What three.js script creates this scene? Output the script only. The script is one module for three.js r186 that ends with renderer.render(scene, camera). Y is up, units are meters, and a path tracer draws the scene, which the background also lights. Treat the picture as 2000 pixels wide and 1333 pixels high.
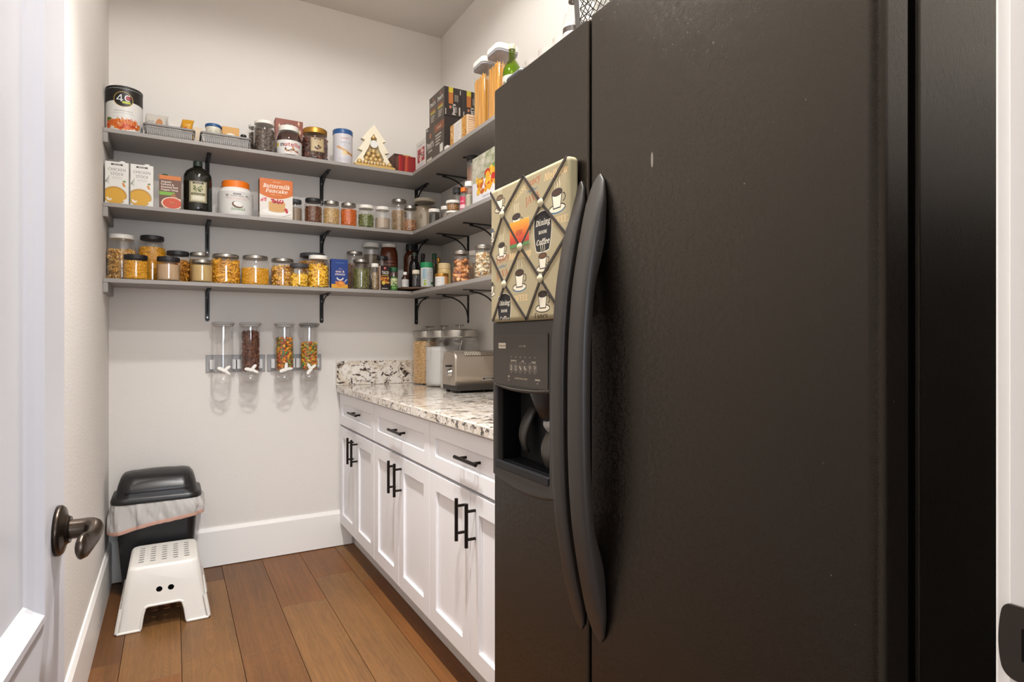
import * as THREE from 'three';
import { RoundedBoxGeometry } from 'three/addons/geometries/RoundedBoxGeometry.js';
import { mergeGeometries, mergeVertices, toCreasedNormals } from 'three/addons/utils/BufferGeometryUtils.js';
import { RectAreaLightUniformsLib } from 'three/addons/lights/RectAreaLightUniformsLib.js';
import { Brush, Evaluator, SUBTRACTION } from 'three-bvh-csg';
import { createNoise2D } from 'simplex-noise';

// ---------- camera, light, exposure ----------
const scene = new THREE.Scene();
const camera = new THREE.PerspectiveCamera(59.54, 1.5, 0.05, 30);
camera.position.set(0, 1.174, 0);
camera.lookAt(0.4944, 1.174, -0.8692);
scene.background = new THREE.Color(0.75, 0.86, 1.0);
const renderer = new THREE.WebGLRenderer();
renderer.toneMapping = THREE.LinearToneMapping;
renderer.toneMappingExposure = 1.32;
renderer.shadowMap.enabled = true;
RectAreaLightUniformsLib.init();
const CAN_POWER = [2.9, 6.8], BEAM_POWER = [15, 12], WINDOW_POWER = 9, HALL_FILL_POWER = 11;   // candela of the two pantry downlights; nits of the hall window and of the added hall fill lamp
const CAN_COLOR = new THREE.Color(1.0, 0.98, 0.955), DAY_COLOR = new THREE.Color(0.80, 0.88, 1.0), HALL_FILL_COLOR = new THREE.Color(1.0, 0.95, 0.9);
const CAN_ANGLE = 1.5, CEILING = 3.07;

// ---------- helpers ----------
const PI = Math.PI;
function rng(seed) { let s = seed >>> 0; return () => { s = (s + 0x6d2b79f5) | 0; let t = Math.imul(s ^ (s >>> 15), 1 | s); t = (t + Math.imul(t ^ (t >>> 7), 61 | t)) ^ t; return ((t ^ (t >>> 14)) >>> 0) / 4294967296; }; }
const used = new Map();
function numbered(n) { const k = used.get(n) ?? 0; used.set(n, k + 1); return k ? n + '_' + String(k).padStart(3, '0') : n; }
function tag(o, label, category, group) { o.userData = { label, category }; if (group) o.userData.group = group; return o; }
function thing(name, label, category, [x, y, z] = [0, 0, 0], turn = 0, group) {
  const o = new THREE.Group(); o.name = numbered(name); o.position.set(x, y, z); o.rotation.y = turn; scene.add(o);
  return tag(o, label, category, group);
}
function mesh(name, geo, mat, parent, label) {
  const m = new THREE.Mesh(geo, mat); m.name = name; m.castShadow = m.receiveShadow = true;
  if (label) m.userData.label = label;
  parent.add(m); return m;
}
function stuff(name, geo, mat, parent, label) { const m = mesh(name, geo, mat, parent, label); m.userData.kind = 'stuff'; return m; }
function structure(name, geo, mat) { const m = mesh(numbered(name), geo, mat, scene); m.userData.kind = 'structure'; return m; }
function structureGroup(name) { const o = new THREE.Group(); o.name = numbered(name); o.userData.kind = 'structure'; scene.add(o); return o; }
const put = (g, x = 0, y = 0, z = 0, rx = 0, ry = 0, rz = 0) => { if (rx) g.rotateX(rx); if (ry) g.rotateY(ry); if (rz) g.rotateZ(rz); return g.translate(x, y, z); };
function join(...list) {
  return mergeGeometries(list.flat().map((g) => { const n = g.index ? g.toNonIndexed() : g; for (const k of Object.keys(n.attributes)) if (!['position', 'normal', 'uv'].includes(k)) n.deleteAttribute(k); if (!n.attributes.uv) n.setAttribute('uv', new THREE.BufferAttribute(new Float32Array(n.attributes.position.count * 2), 2)); n.groups.length = 0; return n; }));
}
// uv in metres from the dominant axis of each face
function metric(g, scale = 1, du = 0, dv = 0, swap = false) {
  if (g.index) g = g.toNonIndexed();
  const p = g.attributes.position, n = g.attributes.normal, uv = new Float32Array(p.count * 2);
  for (let i = 0; i < p.count; i++) {
    const ax = Math.abs(n.getX(i)), ay = Math.abs(n.getY(i)), az = Math.abs(n.getZ(i));
    let u, v;
    if (ay >= ax && ay >= az) { u = p.getX(i); v = p.getZ(i); } else if (ax >= az) { u = p.getZ(i); v = p.getY(i); } else { u = p.getX(i); v = p.getY(i); }
    if (swap) [u, v] = [v, u];
    uv[2 * i] = u / scale + du; uv[2 * i + 1] = v / scale + dv;
  }
  g.setAttribute('uv', new THREE.BufferAttribute(uv, 2)); return g;
}
const box = (w, h, d, x = 0, y = 0, z = 0, r = 0.0015, seg = 1) => (r > 0 ? new RoundedBoxGeometry(w, h, d, seg, Math.min(r, w / 2.02, h / 2.02, d / 2.02)) : new THREE.BoxGeometry(w, h, d)).translate(x, y, z);
const span = (x0, x1, y0, y1, z0, z1, r = 0.0015) => box(x1 - x0, y1 - y0, z1 - z0, (x0 + x1) / 2, (y0 + y1) / 2, (z0 + z1) / 2, r);
const cyl = (r, h, x = 0, y = 0, z = 0, seg = 24, r2 = r) => new THREE.CylinderGeometry(r2, r, h, seg).translate(x, y, z);
const lathe = (pts, seg = 32) => new THREE.LatheGeometry(pts.map(([r, y]) => new THREE.Vector2(Math.max(r, 0.0001), y)), seg);
const V = (x, y, z) => new THREE.Vector3(x, y, z);
const tube = (pts, r, seg = 24, rs = 8, closed = false) => new THREE.TubeGeometry(new THREE.CatmullRomCurve3(pts.map((p) => V(...p)), closed), seg, r, rs, closed);
function rectShape(w, h, r = 0, cx = 0, cy = 0, P = THREE.Shape) {
  const s = new P(), x0 = cx - w / 2, x1 = cx + w / 2, y0 = cy - h / 2, y1 = cy + h / 2; r = Math.min(r, w / 2, h / 2);
  s.moveTo(x0 + r, y0); s.lineTo(x1 - r, y0); if (r) s.absarc(x1 - r, y0 + r, r, -PI / 2, 0); s.lineTo(x1, y1 - r); if (r) s.absarc(x1 - r, y1 - r, r, 0, PI / 2);
  s.lineTo(x0 + r, y1); if (r) s.absarc(x0 + r, y1 - r, r, PI / 2, PI); s.lineTo(x0, y0 + r); if (r) s.absarc(x0 + r, y0 + r, r, PI, 1.5 * PI);
  return s;
}
const extrude = (shape, depth, bevel = 0, seg = 2, curve = 12) => new THREE.ExtrudeGeometry(shape, { depth: depth - 2 * bevel, bevelEnabled: bevel > 0, bevelThickness: bevel, bevelSize: bevel, bevelOffset: -bevel, bevelSegments: seg, curveSegments: curve }).translate(0, 0, bevel);
// a closed skin through rings of equal length: rings[i] is a list of [x, y, z]
function loft(rings, capStart = true, capEnd = true) {
  const n = rings[0].length, pos = [], idx = [], uv = [];
  rings.forEach((ring, i) => ring.forEach(([x, y, z], j) => { pos.push(x, y, z); uv.push(j / n, i / rings.length); }));
  for (let i = 0; i + 1 < rings.length; i++) for (let j = 0; j < n; j++) { const a = i * n + j, b = i * n + (j + 1) % n, c = a + n, d = b + n; idx.push(a, b, c, b, d, c); }
  const cap = (i, flip) => { const c = [0, 0, 0]; rings[i].forEach((p) => p.forEach((v, k) => { c[k] += v / n; })); const at = pos.length / 3; pos.push(...c); uv.push(0.5, 0.5); for (let j = 0; j < n; j++) { const a = i * n + j, b = i * n + (j + 1) % n; flip ? idx.push(a, at, b) : idx.push(a, b, at); } };
  if (capStart) cap(0, true); if (capEnd) cap(rings.length - 1, false);
  const g = new THREE.BufferGeometry(); g.setAttribute('position', new THREE.Float32BufferAttribute(pos, 3)); g.setAttribute('uv', new THREE.Float32BufferAttribute(uv, 2)); g.setIndex(idx); g.computeVertexNormals(); return g;
}
function roundRing(w, d, r, y, cx = 0, cz = 0, k = 6) {   // rounded rectangle seen from above, counter-clockwise when seen from below
  const out = []; r = Math.min(r, w / 2.001, d / 2.001);
  for (const [sx, sz, a0] of [[1, 1, 0], [-1, 1, PI / 2], [-1, -1, PI], [1, -1, 1.5 * PI]]) for (let i = 0; i <= k; i++) { const a = a0 + (i / k) * PI / 2; out.push([cx + sx * (w / 2 - r) + r * Math.cos(a), y, cz + sz * (d / 2 - r) + r * Math.sin(a)]); }
  return out.reverse();
}

// ---------- textures ----------
const noise = createNoise2D(rng(7)), noiseB = createNoise2D(rng(19));
const fbm = (x, y, o = 4, f = noise) => { let s = 0, a = 0.5; for (let i = 0; i < o; i++) { s += a * f(x, y); x *= 2.03; y *= 2.03; a *= 0.5; } return s; };
const clamp = (v, a = 0, b = 1) => Math.min(b, Math.max(a, v)), lerp = (a, b, t) => a + (b - a) * t, step = (a, b, x) => { const t = clamp((x - a) / (b - a)); return t * t * (3 - 2 * t); };
function dataTex(w, h, f, srgb = true) {
  const d = new Uint8Array(w * h * 4);
  for (let y = 0, i = 0; y < h; y++) for (let x = 0; x < w; x++, i += 4) { const c = f(x / w, y / h, x, y); if (typeof c === 'number') d[i] = d[i + 1] = d[i + 2] = clamp(c, 0, 255); else { d[i] = clamp(c[0], 0, 255); d[i + 1] = clamp(c[1], 0, 255); d[i + 2] = clamp(c[2], 0, 255); } d[i + 3] = 255; }
  const t = new THREE.DataTexture(d, w, h); t.magFilter = t.minFilter = THREE.LinearFilter; t.wrapS = t.wrapT = THREE.MirroredRepeatWrapping; if (srgb) t.colorSpace = THREE.SRGBColorSpace; t.needsUpdate = true; return t;
}
const scaled = (t, s, sy = s) => { const c = t.clone(); c.repeat.set(1 / s, 1 / sy); c.needsUpdate = true; return c; };
const wallBumpTex = dataTex(256, 256, (u, v) => 128 + 120 * fbm(u * 22, v * 22, 3), false);
const leatherTex = dataTex(768, 768, (u, v) => { const wx = fbm(u * 9, v * 9, 2) * 0.5; const r = 1 - Math.abs(noise(u * 62 + wx * 3, v * 46 + wx * 2)); const q = 1 - Math.abs(noiseB(u * 45 + wx * 3, v * 75)); return 235 - 150 * Math.pow(Math.max(r, q), 3) + 20 * noise(u * 180, v * 180); }, false);
const grainTex = dataTex(256, 256, (u, v, x, y) => { const n = noise(u * 70, v * 70) * 0.5 + noiseB(u * 120, v * 90) * 0.5; const k = 205 + 50 * n; return [k, k, k]; });
const woodTex = [3, 41, 77].map((sd) => { const off = sd * 13.7; return dataTex(320, 1280, (u, v) => {
  const x = u * 0.8, y = v * 3.2;
  const warp = fbm(x * 1.2 + off, y * 0.35, 3) * 1.1, ring = Math.sin((x * 3.2 + warp * 2.6 + Math.pow((x - 0.4) * 2.2, 2) * (1 + 0.3 * Math.sin(y + off))) * 24 + y * 0.9);
  const pore = fbm(x * 95 + off, y * 3.4, 3), streak = fbm(x * 16 + off, y * 0.5, 3, noiseB), broad = fbm(x * 2 + off, y * 0.7, 2);
  let k = 1 + 0.028 * ring + 0.13 * pore + 0.11 * streak + 0.12 * broad; const dark = step(0.28, 0.55, pore) * 0.1; k -= dark;
  return [113 * k, 77 * k, 40 * k]; }); });
const graniteTex = dataTex(1024, 1024, (u, v) => {
  const x = u * 8, y = v * 8, w1 = fbm(x * 0.7, y * 0.7, 4), w2 = fbm(x * 0.7 + 40, y * 0.7, 4, noiseB);
  const cloud = fbm(x * 1.1 + w1 * 1.2, y * 1.1 + w2 * 1.2, 4), fine = fbm(x * 4.2 + w1 * 1.5, y * 5.6 + w2 * 1.5, 5, noiseB), sp = fbm(x * 12, y * 12, 3);
  const vein = 1 - Math.abs(fbm(x * 0.5 + y * 0.3 + w2 * 1.3, y * 0.45 - x * 0.2 + w1 * 1.3, 4)), broken = fbm(x * 1.4 + 9, y * 1.4, 3);
  let c = [226, 218, 208]; const mixTo = (t, k) => { c = c.map((q, i) => lerp(q, t[i], clamp(k))); };
  mixTo([205, 190, 170], step(0.05, 0.45, cloud) * 0.75); mixTo([238, 233, 228], step(0.0, 0.4, -cloud) * 0.7);
  mixTo([160, 142, 124], step(0.24, 0.44, fine) * 0.7); mixTo([186, 168, 142], step(0.25, 0.5, sp) * 0.35);
  mixTo([44, 37, 34], step(0.935, 0.985, vein) * step(-0.08, 0.16, broken) * 0.95);
  const shard = fbm(x * 2.6 + y * 1.2 + w2 * 1.1, y * 4.6 - x * 0.8 + w1 * 1.1, 5); mixTo([120, 104, 92], step(0.24, 0.4, shard + 0.2 * broken) * 0.5); mixTo([52, 44, 40], step(0.37, 0.46, shard + 0.2 * broken) * 0.9);
  return c; });

// ---------- materials ----------
const std = (color, rough = 0.6, o = {}) => new THREE.MeshStandardMaterial({ color, roughness: rough, ...o });
const M = {
  wall: std('#dfdad4', 0.8, { bumpMap: scaled(wallBumpTex, 0.35), bumpScale: 0.0006 }),
  ceiling: std('#d8d2cb', 0.9), trim: std('#efece8', 0.38), doorPaint: std('#d3d2d7', 0.33), cabinet: std('#efeef1', 0.4), cabinetInner: std('#e2dfdd', 0.6),
  shelf: std('#928d89', 0.5), bracket: std('#0c0c0d', 0.45), pull: std('#241d1a', 0.35, { metalness: 0.75 }), bronze: std('#4a4038', 0.3, { metalness: 0.9 }), bronzeFlat: std('#3a332d', 0.5, { metalness: 0.5 }),
  granite: new THREE.MeshPhysicalMaterial({ map: scaled(graniteTex, 1.7), roughness: 0.12, clearcoat: 0.4, clearcoatRoughness: 0.05 }),
  glass: new THREE.MeshPhysicalMaterial({ color: '#ffffff', transmission: 1, thickness: 0, roughness: 0.02, ior: 1.5 }),
  plasticClear: new THREE.MeshPhysicalMaterial({ color: '#ffffff', transmission: 1, thickness: 0, roughness: 0.05, ior: 1.48 }),
  greenGlass: new THREE.MeshPhysicalMaterial({ color: '#b9cc5c', transmission: 1, thickness: 0, roughness: 0.04, ior: 1.5 }),
  steel: std('#b9b6b0', 0.28, { metalness: 1 }), tin: std('#8f8b84', 0.35, { metalness: 1 }), gold: std('#b98a3e', 0.35, { metalness: 0.85 }),
  black: std('#121214', 0.5), blackMetal: std('#17171a', 0.4, { metalness: 0.3 }), white: std('#ece9e4', 0.45), whitePlastic: std('#e9e5de', 0.4), greyPlastic: std('#9a9996', 0.5),
  fridge: new THREE.MeshPhysicalMaterial({ color: '#ffffff', roughness: 0.17, ior: 1.5, specularColor: new THREE.Color(1, 0.86, 0.7), bumpMap: scaled(leatherTex, 0.17), bumpScale: 0.0003 }), fridgeTrim: std("#2f2a26", 0.42), fridgeDark: std('#0b0b0c', 0.3), gasket: std('#050505', 0.8),
};
const paints = new Map();
const paint = (c, r = 0.5) => { const k = c + r; if (!paints.has(k)) paints.set(k, std(c, r)); return paints.get(k); };
function print(w, h, draw, rough = 0.45, extra = {}) {
  const c = document.createElement('canvas'); c.width = w; c.height = h; const x = c.getContext('2d'); x.textAlign = 'center'; x.textBaseline = 'middle'; draw(x, w, h);
  const t = new THREE.CanvasTexture(c); t.colorSpace = THREE.SRGBColorSpace; t.magFilter = THREE.LinearFilter;
  return new THREE.MeshStandardMaterial({ color: '#e2e2e2', map: t, roughness: rough, ...extra });
}
const fill = (x, c, a, b, w, h) => { x.fillStyle = c; x.fillRect(a, b, w, h); };
const oval = (x, c, a, b, rx, ry, rot = 0) => { x.fillStyle = c; x.beginPath(); x.ellipse(a, b, rx, ry, rot, 0, 2 * PI); x.fill(); };
const words = (x, s, a, b, px, c, font = 'bold', fam = 'sans-serif', wide) => { x.fillStyle = c; x.font = `${font} ${px}px ${fam}`; x.fillText(s, a, b, wide); };
// print too small to read: a row of short strokes
function scrib(x, a, b, w, h, c, sd = 1) { const q = rng(sd * 97 + Math.round(w)); x.fillStyle = c; for (let u = a - w / 2; u < a + w / 2; ) { const g = h * (0.25 + 0.35 * q()), k = h * (0.6 + 0.4 * q()); if (q() > 0.14) { x.fillRect(u, b + h / 2 - k, g * 0.55, k); if (q() > 0.4) x.fillRect(u, b + (q() - 0.5) * h * 0.6, g * 1.1, h * 0.16); } u += g * 1.35; } }
function blobs(x, cs, n, a, b, w, h, r0, r1, sd, ry = 0.7) { const q = rng(sd); for (let i = 0; i < n; i++) { const r = lerp(r0, r1, q()); oval(x, cs[Math.floor(q() * cs.length)], a + q() * w, b + q() * h, r, r * ry, q() * PI); } }

// ---------- the setting ----------
const LEFT = -0.268, RIGHT = 1.46, BACK = -3.468;
{
  // floor: a slab and its planks
  const floor = structureGroup('floor'), slab = std('#2a1c11', 0.9);
  mesh('subfloor', span(-2.2, 2.6, -0.12, -0.008, -3.62, 3.4, 0), slab, floor);
  const woods = []; [0, 1, 2].forEach((k) => ['#ffffff', '#e9ddd0', '#fbe6cf', '#d9c9b8'].forEach((c) => { woods.push(std(c, 0.5, { map: scaled(woodTex[k], 0.25, 1.6), bumpMap: scaled(woodTex[k], 0.25, 1.6), bumpScale: 0.0004 })); }));
  const q = rng(5), joints = { 5: [-2.9, -1.5], '-1': [-2.6, -1.2], 0: [-3.007, -2.41, -1.1], 1: [-3.255, -1.55], 2: [-2.42, -0.9], 3: [-2.782, -1.3], 4: [-3.05, -1.7] };
  for (let k = -1; k <= 5; k++) {
    const x0 = Math.max(-0.165 + 0.1935 * k, LEFT), x1 = Math.min(-0.165 + 0.1935 * (k + 1), 0.93), zs = [BACK, ...joints[k], -0.205];
    for (let i = 0; i + 1 < zs.length; i++) mesh(numbered('plank'), metric(span(x0 + 0.0008, x1 - 0.0008, -0.01, (q() - 0.5) * 0.0004, zs[i] + 0.0007, zs[i + 1] - 0.0007, 0.0012), 1, q() * 9, q() * 9), woods[Math.floor(q() * 12)], floor);
  }
  mesh('hall_boards', metric(span(-2.2, 2.6, -0.01, -0.001, -0.2, 3.4, 0)), woods[1], floor);
  structure('ceiling', span(-2.2, 2.6, CEILING, CEILING + 0.15, -3.62, 3.4, 0), M.ceiling);
  structure('wall_back', metric(span(-0.45, 1.65, 0, CEILING, BACK - 0.14, BACK, 0)), M.wall);
  structure('wall_left', metric(span(LEFT - 0.14, LEFT, 0, CEILING, BACK, -0.1, 0)), M.wall);
  structure('wall_right', metric(span(RIGHT, RIGHT + 0.14, 0, CEILING, BACK, -0.1, 0)), M.wall);
  // the wall with the doorway, seen from the hall side of it
  const dw = structureGroup('wall_doorway');
  mesh('panel', metric(span(-2.2, -0.182, 0, CEILING, -0.21, -0.09, 0)), M.wall, dw); mesh('panel', metric(span(0.585, 2.6, 0, CEILING, -0.21, -0.09, 0)), M.wall, dw); mesh('panel', metric(span(-0.182, 0.585, 2.06, CEILING, -0.21, -0.09, 0)), M.wall, dw);
  const frame = structureGroup('trim_1');
  mesh('jamb', span(0.564, 0.585, 0, 2.06, -0.212, -0.088), M.trim, frame); mesh('jamb', span(-0.183, -0.162, 0, 2.06, -0.212, -0.088), M.trim, frame); mesh('head', span(-0.183, 0.585, 2.04, 2.061, -0.212, -0.088), M.trim, frame);
  mesh('stop', span(0.552, 0.564, 0, 2.04, -0.172, -0.135), M.trim, frame); mesh('stop', span(-0.162, -0.15, 0, 2.04, -0.172, -0.135), M.trim, frame);
  for (const [z0, z1] of [[-0.2235, -0.2105], [-0.0895, -0.075]]) { mesh('casing', span(0.57, 0.64, 0, 2.13, z0, z1, 0.003), M.trim, frame); mesh('casing', span(-0.25, -0.168, 0, 2.13, z0, z1, 0.003), M.trim, frame); mesh('casing', span(-0.25, 0.64, 2.055, 2.13, z0, z1, 0.003), M.trim, frame); }
  // hall behind the camera, with its window
  structure('wall_hall_left', metric(span(-2.34, -2.2, 0, CEILING, -0.21, 3.4, 0)), M.wall); structure('wall_hall_right', metric(span(2.6, 2.74, 0, CEILING, -0.21, 3.4, 0)), M.wall);
  const hb = structureGroup('wall_hall_rear');
  for (const a of [[-2.34, -0.9, 0, CEILING], [1.1, 2.74, 0, CEILING], [-0.9, 1.1, 0, 0.85], [-0.9, 1.1, 2.35, CEILING]]) mesh('panel', metric(span(...a, 3.4, 3.54, 0)), M.wall, hb);
  const win = structureGroup('window_1');
  mesh('frame', join(span(-0.9, 1.1, 0.85, 0.9, 3.42, 3.5), span(-0.9, 1.1, 2.3, 2.35, 3.42, 3.5), span(-0.9, -0.85, 0.85, 2.35, 3.42, 3.5), span(1.05, 1.1, 0.85, 2.35, 3.42, 3.5), span(0.075, 0.125, 0.9, 2.3, 3.43, 3.49)), M.trim, win);
  mesh('pane', span(-0.85, 1.05, 0.9, 2.3, 3.455, 3.459, 0), M.glass, win);
  const day = new THREE.RectAreaLight(DAY_COLOR, WINDOW_POWER, 1.9, 1.4); day.position.set(0.1, 1.6, 3.38); day.lookAt(0.1, 1.5, 0); scene.add(day);
  // skirting: tall flat boards with an eased top
  const skirt = (n, x0, x1, z0, z1, along) => { const s = new THREE.Shape(); s.moveTo(0, 0.004); s.lineTo(0.014, 0.004); s.lineTo(0.014, 0.185); s.lineTo(0.006, 0.203); s.lineTo(0, 0.203); const L = along === 'x' ? x1 - x0 : z1 - z0; const g = new THREE.ExtrudeGeometry(s, { depth: L, bevelEnabled: false }); if (along === 'x') { g.rotateY(-PI / 2); g.translate(x1, 0, z0); } else g.translate(x0, 0, z0); return structure(n, g, M.trim); };
  skirt('baseboard_left', LEFT, 0, BACK, -0.225, 'z'); skirt('baseboard_back', LEFT + 0.014, 0.9, BACK, 0, 'x');
}
// downlights
[[0.38, -1.87, 'round recessed ceiling light nearer the back wall'], [0.38, -0.93, 'round recessed ceiling light nearer the doorway']].forEach(([x, z, label], i) => {
  const t = thing('ceiling_light', label, 'light', [x, CEILING, z]);
  mesh('trim_ring', lathe([[0.062, -0.001], [0.09, -0.001], [0.092, -0.004], [0.088, -0.008], [0.066, -0.006], [0.062, -0.001]]), M.white, t);
  mesh('diffuser_glow', cyl(0.062, 0.003, 0, -0.002, 0), new THREE.MeshStandardMaterial({ color: '#fff6e8', emissive: CAN_COLOR, emissiveIntensity: 12 }), t);
  const l = new THREE.SpotLight(CAN_COLOR, CAN_POWER[i], 0, CAN_ANGLE, 0.1, 2); l.position.set(0, -0.014, 0); l.target.position.set(0, -2, 0); l.castShadow = true; l.shadow.radius = 3; t.add(l, l.target);
  const b = new THREE.SpotLight(CAN_COLOR, BEAM_POWER[i], 0, 0.88, 1, 2); b.position.set(0, -0.014, 0); b.target = l.target; b.castShadow = true; b.shadow.radius = 3; t.add(b);
});
{
  const t = thing('ceiling_light', 'added square fill light on the unseen hall ceiling outside the pantry', 'light', [0.3, CEILING, 1.5]);  // lamp added out of view to fill the pantry through the doorway
  mesh('frame', span(-0.34, 0.34, -0.03, -0.002, -0.34, 0.34, 0.004), M.white, t); mesh('diffuser_glow', span(-0.3, 0.3, -0.034, -0.03, -0.3, 0.3, 0), new THREE.MeshStandardMaterial({ color: '#ffffff', emissive: HALL_FILL_COLOR, emissiveIntensity: 3 }), t);
  const l = new THREE.RectAreaLight(HALL_FILL_COLOR, HALL_FILL_POWER, 0.6, 0.6); l.position.set(0, -0.04, 0); l.rotation.x = -PI / 2; t.add(l);
}
// the open door: local x runs from the hinge to the free edge, local z faces the aisle
{
  const d = structureGroup('door_1'), W = 0.71, H = 2.03; d.position.set(-0.1593, 0.01, -0.215); d.rotation.y = (86.6 * PI) / 180;
  const s = rectShape(W, H, 0, W / 2, H / 2); s.holes.push(rectShape(W - 0.2, 1.05, 0, W / 2, 0.855 + 0.525, THREE.Path), rectShape(W - 0.2, 0.44, 0, W / 2, 0.47, THREE.Path));
  mesh('leaf', extrude(s, 0.036, 0.0015).translate(0, 0, -0.036), M.doorPaint, d);
  for (const [y, h] of [[0.855, 1.05], [0.25, 0.44]]) {
    mesh('panel', span(0.095, W - 0.095, y - 0.005, y + h + 0.005, -0.026, -0.011, 0), M.doorPaint, d);
    const w = W - 0.2, ring = [];
    for (const [in_, z] of [[-0.002, 0.0003], [0.003, 0.003], [0.011, 0.0032], [0.02, -0.004], [0.028, -0.0085], [0.031, -0.0112]]) ring.push([[0.1 + in_, y + in_, z], [0.1 + w - in_, y + in_, z], [0.1 + w - in_, y + h - in_, z], [0.1 + in_, y + h - in_, z]].reverse());
    const g = loft(ring.reverse(), false, false).toNonIndexed(); g.computeVertexNormals(); mesh('moulding', g, M.doorPaint, d);
  }
  const lv = new THREE.Group(); lv.name = 'door_handle'; lv.position.set(0.671, 0.938, 0); d.add(lv);
  mesh('rosette', put(lathe([[0, 0], [0.0295, 0], [0.0295, 0.004], [0.027, 0.0068], [0.0185, 0.009], [0.016, 0.0115], [0.0155, 0.0135], [0, 0.0135]], 40), 0, 0, 0, PI / 2), M.bronze, lv);
  const rings = [];   // a stem that turns into a drooping wave lever running back towards the hinge
  const path = [[0, 0, 0.01, 0.0115, 0.0115], [0, 0, 0.023, 0.0115, 0.0115], [-0.001, 0.0005, 0.031, 0.0115, 0.0115], [-0.006, 0, 0.037, 0.0115, 0.0105], [-0.018, -0.003, 0.039, 0.0105, 0.0085], [-0.034, -0.006, 0.038, 0.011, 0.007], [-0.05, -0.0065, 0.036, 0.0145, 0.0065], [-0.063, -0.0055, 0.034, 0.0135, 0.006], [-0.071, -0.0045, 0.0335, 0.007, 0.004]];
  const cv = new THREE.CatmullRomCurve3(path.map((p) => V(p[0], p[1], p[2])));
  for (let i = 0; i <= 32; i++) { const u = i / 32, p = cv.getPoint(u), tg = cv.getTangent(u), side = V(0, 1, 0).cross(tg).normalize(), up = tg.clone().cross(side), k = u * (path.length - 1), a = Math.min(Math.floor(k), path.length - 2), f = k - a, ry = lerp(path[a][3], path[a + 1][3], f), rx = lerp(path[a][4], path[a + 1][4], f); rings.push(Array.from({ length: 16 }, (_, j) => { const t = (j / 16) * 2 * PI, c = p.clone().addScaledVector(side, Math.cos(t) * rx).addScaledVector(up, Math.sin(t) * ry); return [c.x, c.y, c.z]; })); }
  mesh('lever', loft(rings), M.bronze, lv);
  mesh('set_screw', put(cyl(0.0022, 0.002, 0, 0, 0, 10), 0.012, -0.001, 0.022, 0, 0, PI / 2), M.steel, lv);
  for (const y of [0.2, 1.0, 1.8]) mesh('hinge', cyl(0.006, 0.09, -0.003, y, 0.004, 12), M.bronze, d);
}
{
  // strike plate on the doorway's jamb: a plate with a curved lip over the jamb's corner
  const t = thing('strike_plate', 'dark bronze strike plate screwed to the white door jamb', 'strike plate', [0.564, 0.942, -0.19]);
  const s = new THREE.Shape(); s.moveTo(0.03, -0.029); s.lineTo(0.03, 0.029); s.lineTo(-0.019, 0.029); s.quadraticCurveTo(-0.024, 0.029, -0.0258, 0.023); s.bezierCurveTo(-0.0285, 0.009, -0.0285, -0.009, -0.0258, -0.021); s.quadraticCurveTo(-0.023, -0.029, -0.015, -0.029); s.closePath();
  s.holes.push(rectShape(0.018, 0.026, 0.002, -0.004, 0, THREE.Path));
  const g = extrude(s, 0.0022, 0.0004); g.rotateY(-PI / 2); mesh('plate', g.translate(-0.0003, 0, 0), M.bronzeFlat, t);
  mesh('latch_hole', span(-0.0002, 0.0004, -0.0135, 0.0135, -0.0135, 0.0055, 0), M.black, t);
  for (const y of [-0.02, 0.02]) mesh('screw', put(cyl(0.0035, 0.002, 0, 0, 0, 12), -0.0025, y, -0.002, 0, 0, PI / 2), M.steel, t);
}

// ---------- base cabinets and worktop ----------
function shaker(w, h, rail, t = 0.02) {
  const s = rectShape(w, h); s.holes.push(rectShape(w - 2 * rail, h - 2 * rail, 0, 0, 0, THREE.Path));
  return join(extrude(s, t, 0.0012), box(w - 2 * rail + 0.01, h - 2 * rail + 0.01, 0.008, 0, 0, 0.006, 0), ...[-1, 1].map((k) => put(box(w - 2 * rail, 0.004, 0.004, 0, 0, 0, 0), 0, k * (h / 2 - rail - 0.0014), 0.0115, PI / 4)), ...[-1, 1].map((k) => put(box(0.004, h - 2 * rail, 0.004, 0, 0, 0, 0), k * (w / 2 - rail - 0.0014), 0, 0.0115, 0, PI / 4)));
}
function barPull(L, vertical, parent, x, y, z) {
  const g = [put(cyl(0.006, L, 0, 0, 0, 16), 0, 0, 0.032, 0, 0, vertical ? 0 : PI / 2), ...[-1, 1].map((k) => put(cyl(0.0048, 0.03, 0, 0, 0, 12), vertical ? 0 : k * L * 0.32, vertical ? k * L * 0.32 : 0, 0.016, PI / 2))];
  mesh('handle', join(g).translate(x, y, z), M.pull, parent);
}
[[-3.455, -2.786, 'white shaker base cabinet against the back wall, farthest from the fridge'], [-2.786, -2.084, 'white shaker base cabinet in the middle of the run of three'], [-2.084, -1.384, 'white shaker base cabinet next to the black fridge, partly hidden by it']].forEach(([z0, z1, label]) => {
  const W = z1 - z0, t = thing('base_cabinet', label, 'cabinet', [0.832, 0, (z0 + z1) / 2], -PI / 2, 'white shaker base cabinets');
  mesh('carcass', join(box(W, 0.744, 0.58, 0, 0.507, -0.314), box(W, 0.02, 0.004, 0, 0.87, -0.019)), M.cabinet, t);
  mesh('toe_kick', box(W, 0.134, 0.5, 0, 0.068, -0.331, 0), M.cabinetInner, t);
  const dr = mesh('drawer', put(shaker(W - 0.004, 0.176, 0.055), 0, 0.787, -0.02), M.cabinet, t); barPull(0.16, false, dr, 0, 0.79, -0.012);
  for (const k of [-1, 1]) { const w = (W - 0.007) / 2, x = k * (w / 2 + 0.0015), door = mesh('door', put(shaker(w, 0.552, 0.06), x, 0.411, -0.02), M.cabinet, t); barPull(0.138, true, door, k * 0.038, 0.594, 0); }
});
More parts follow.
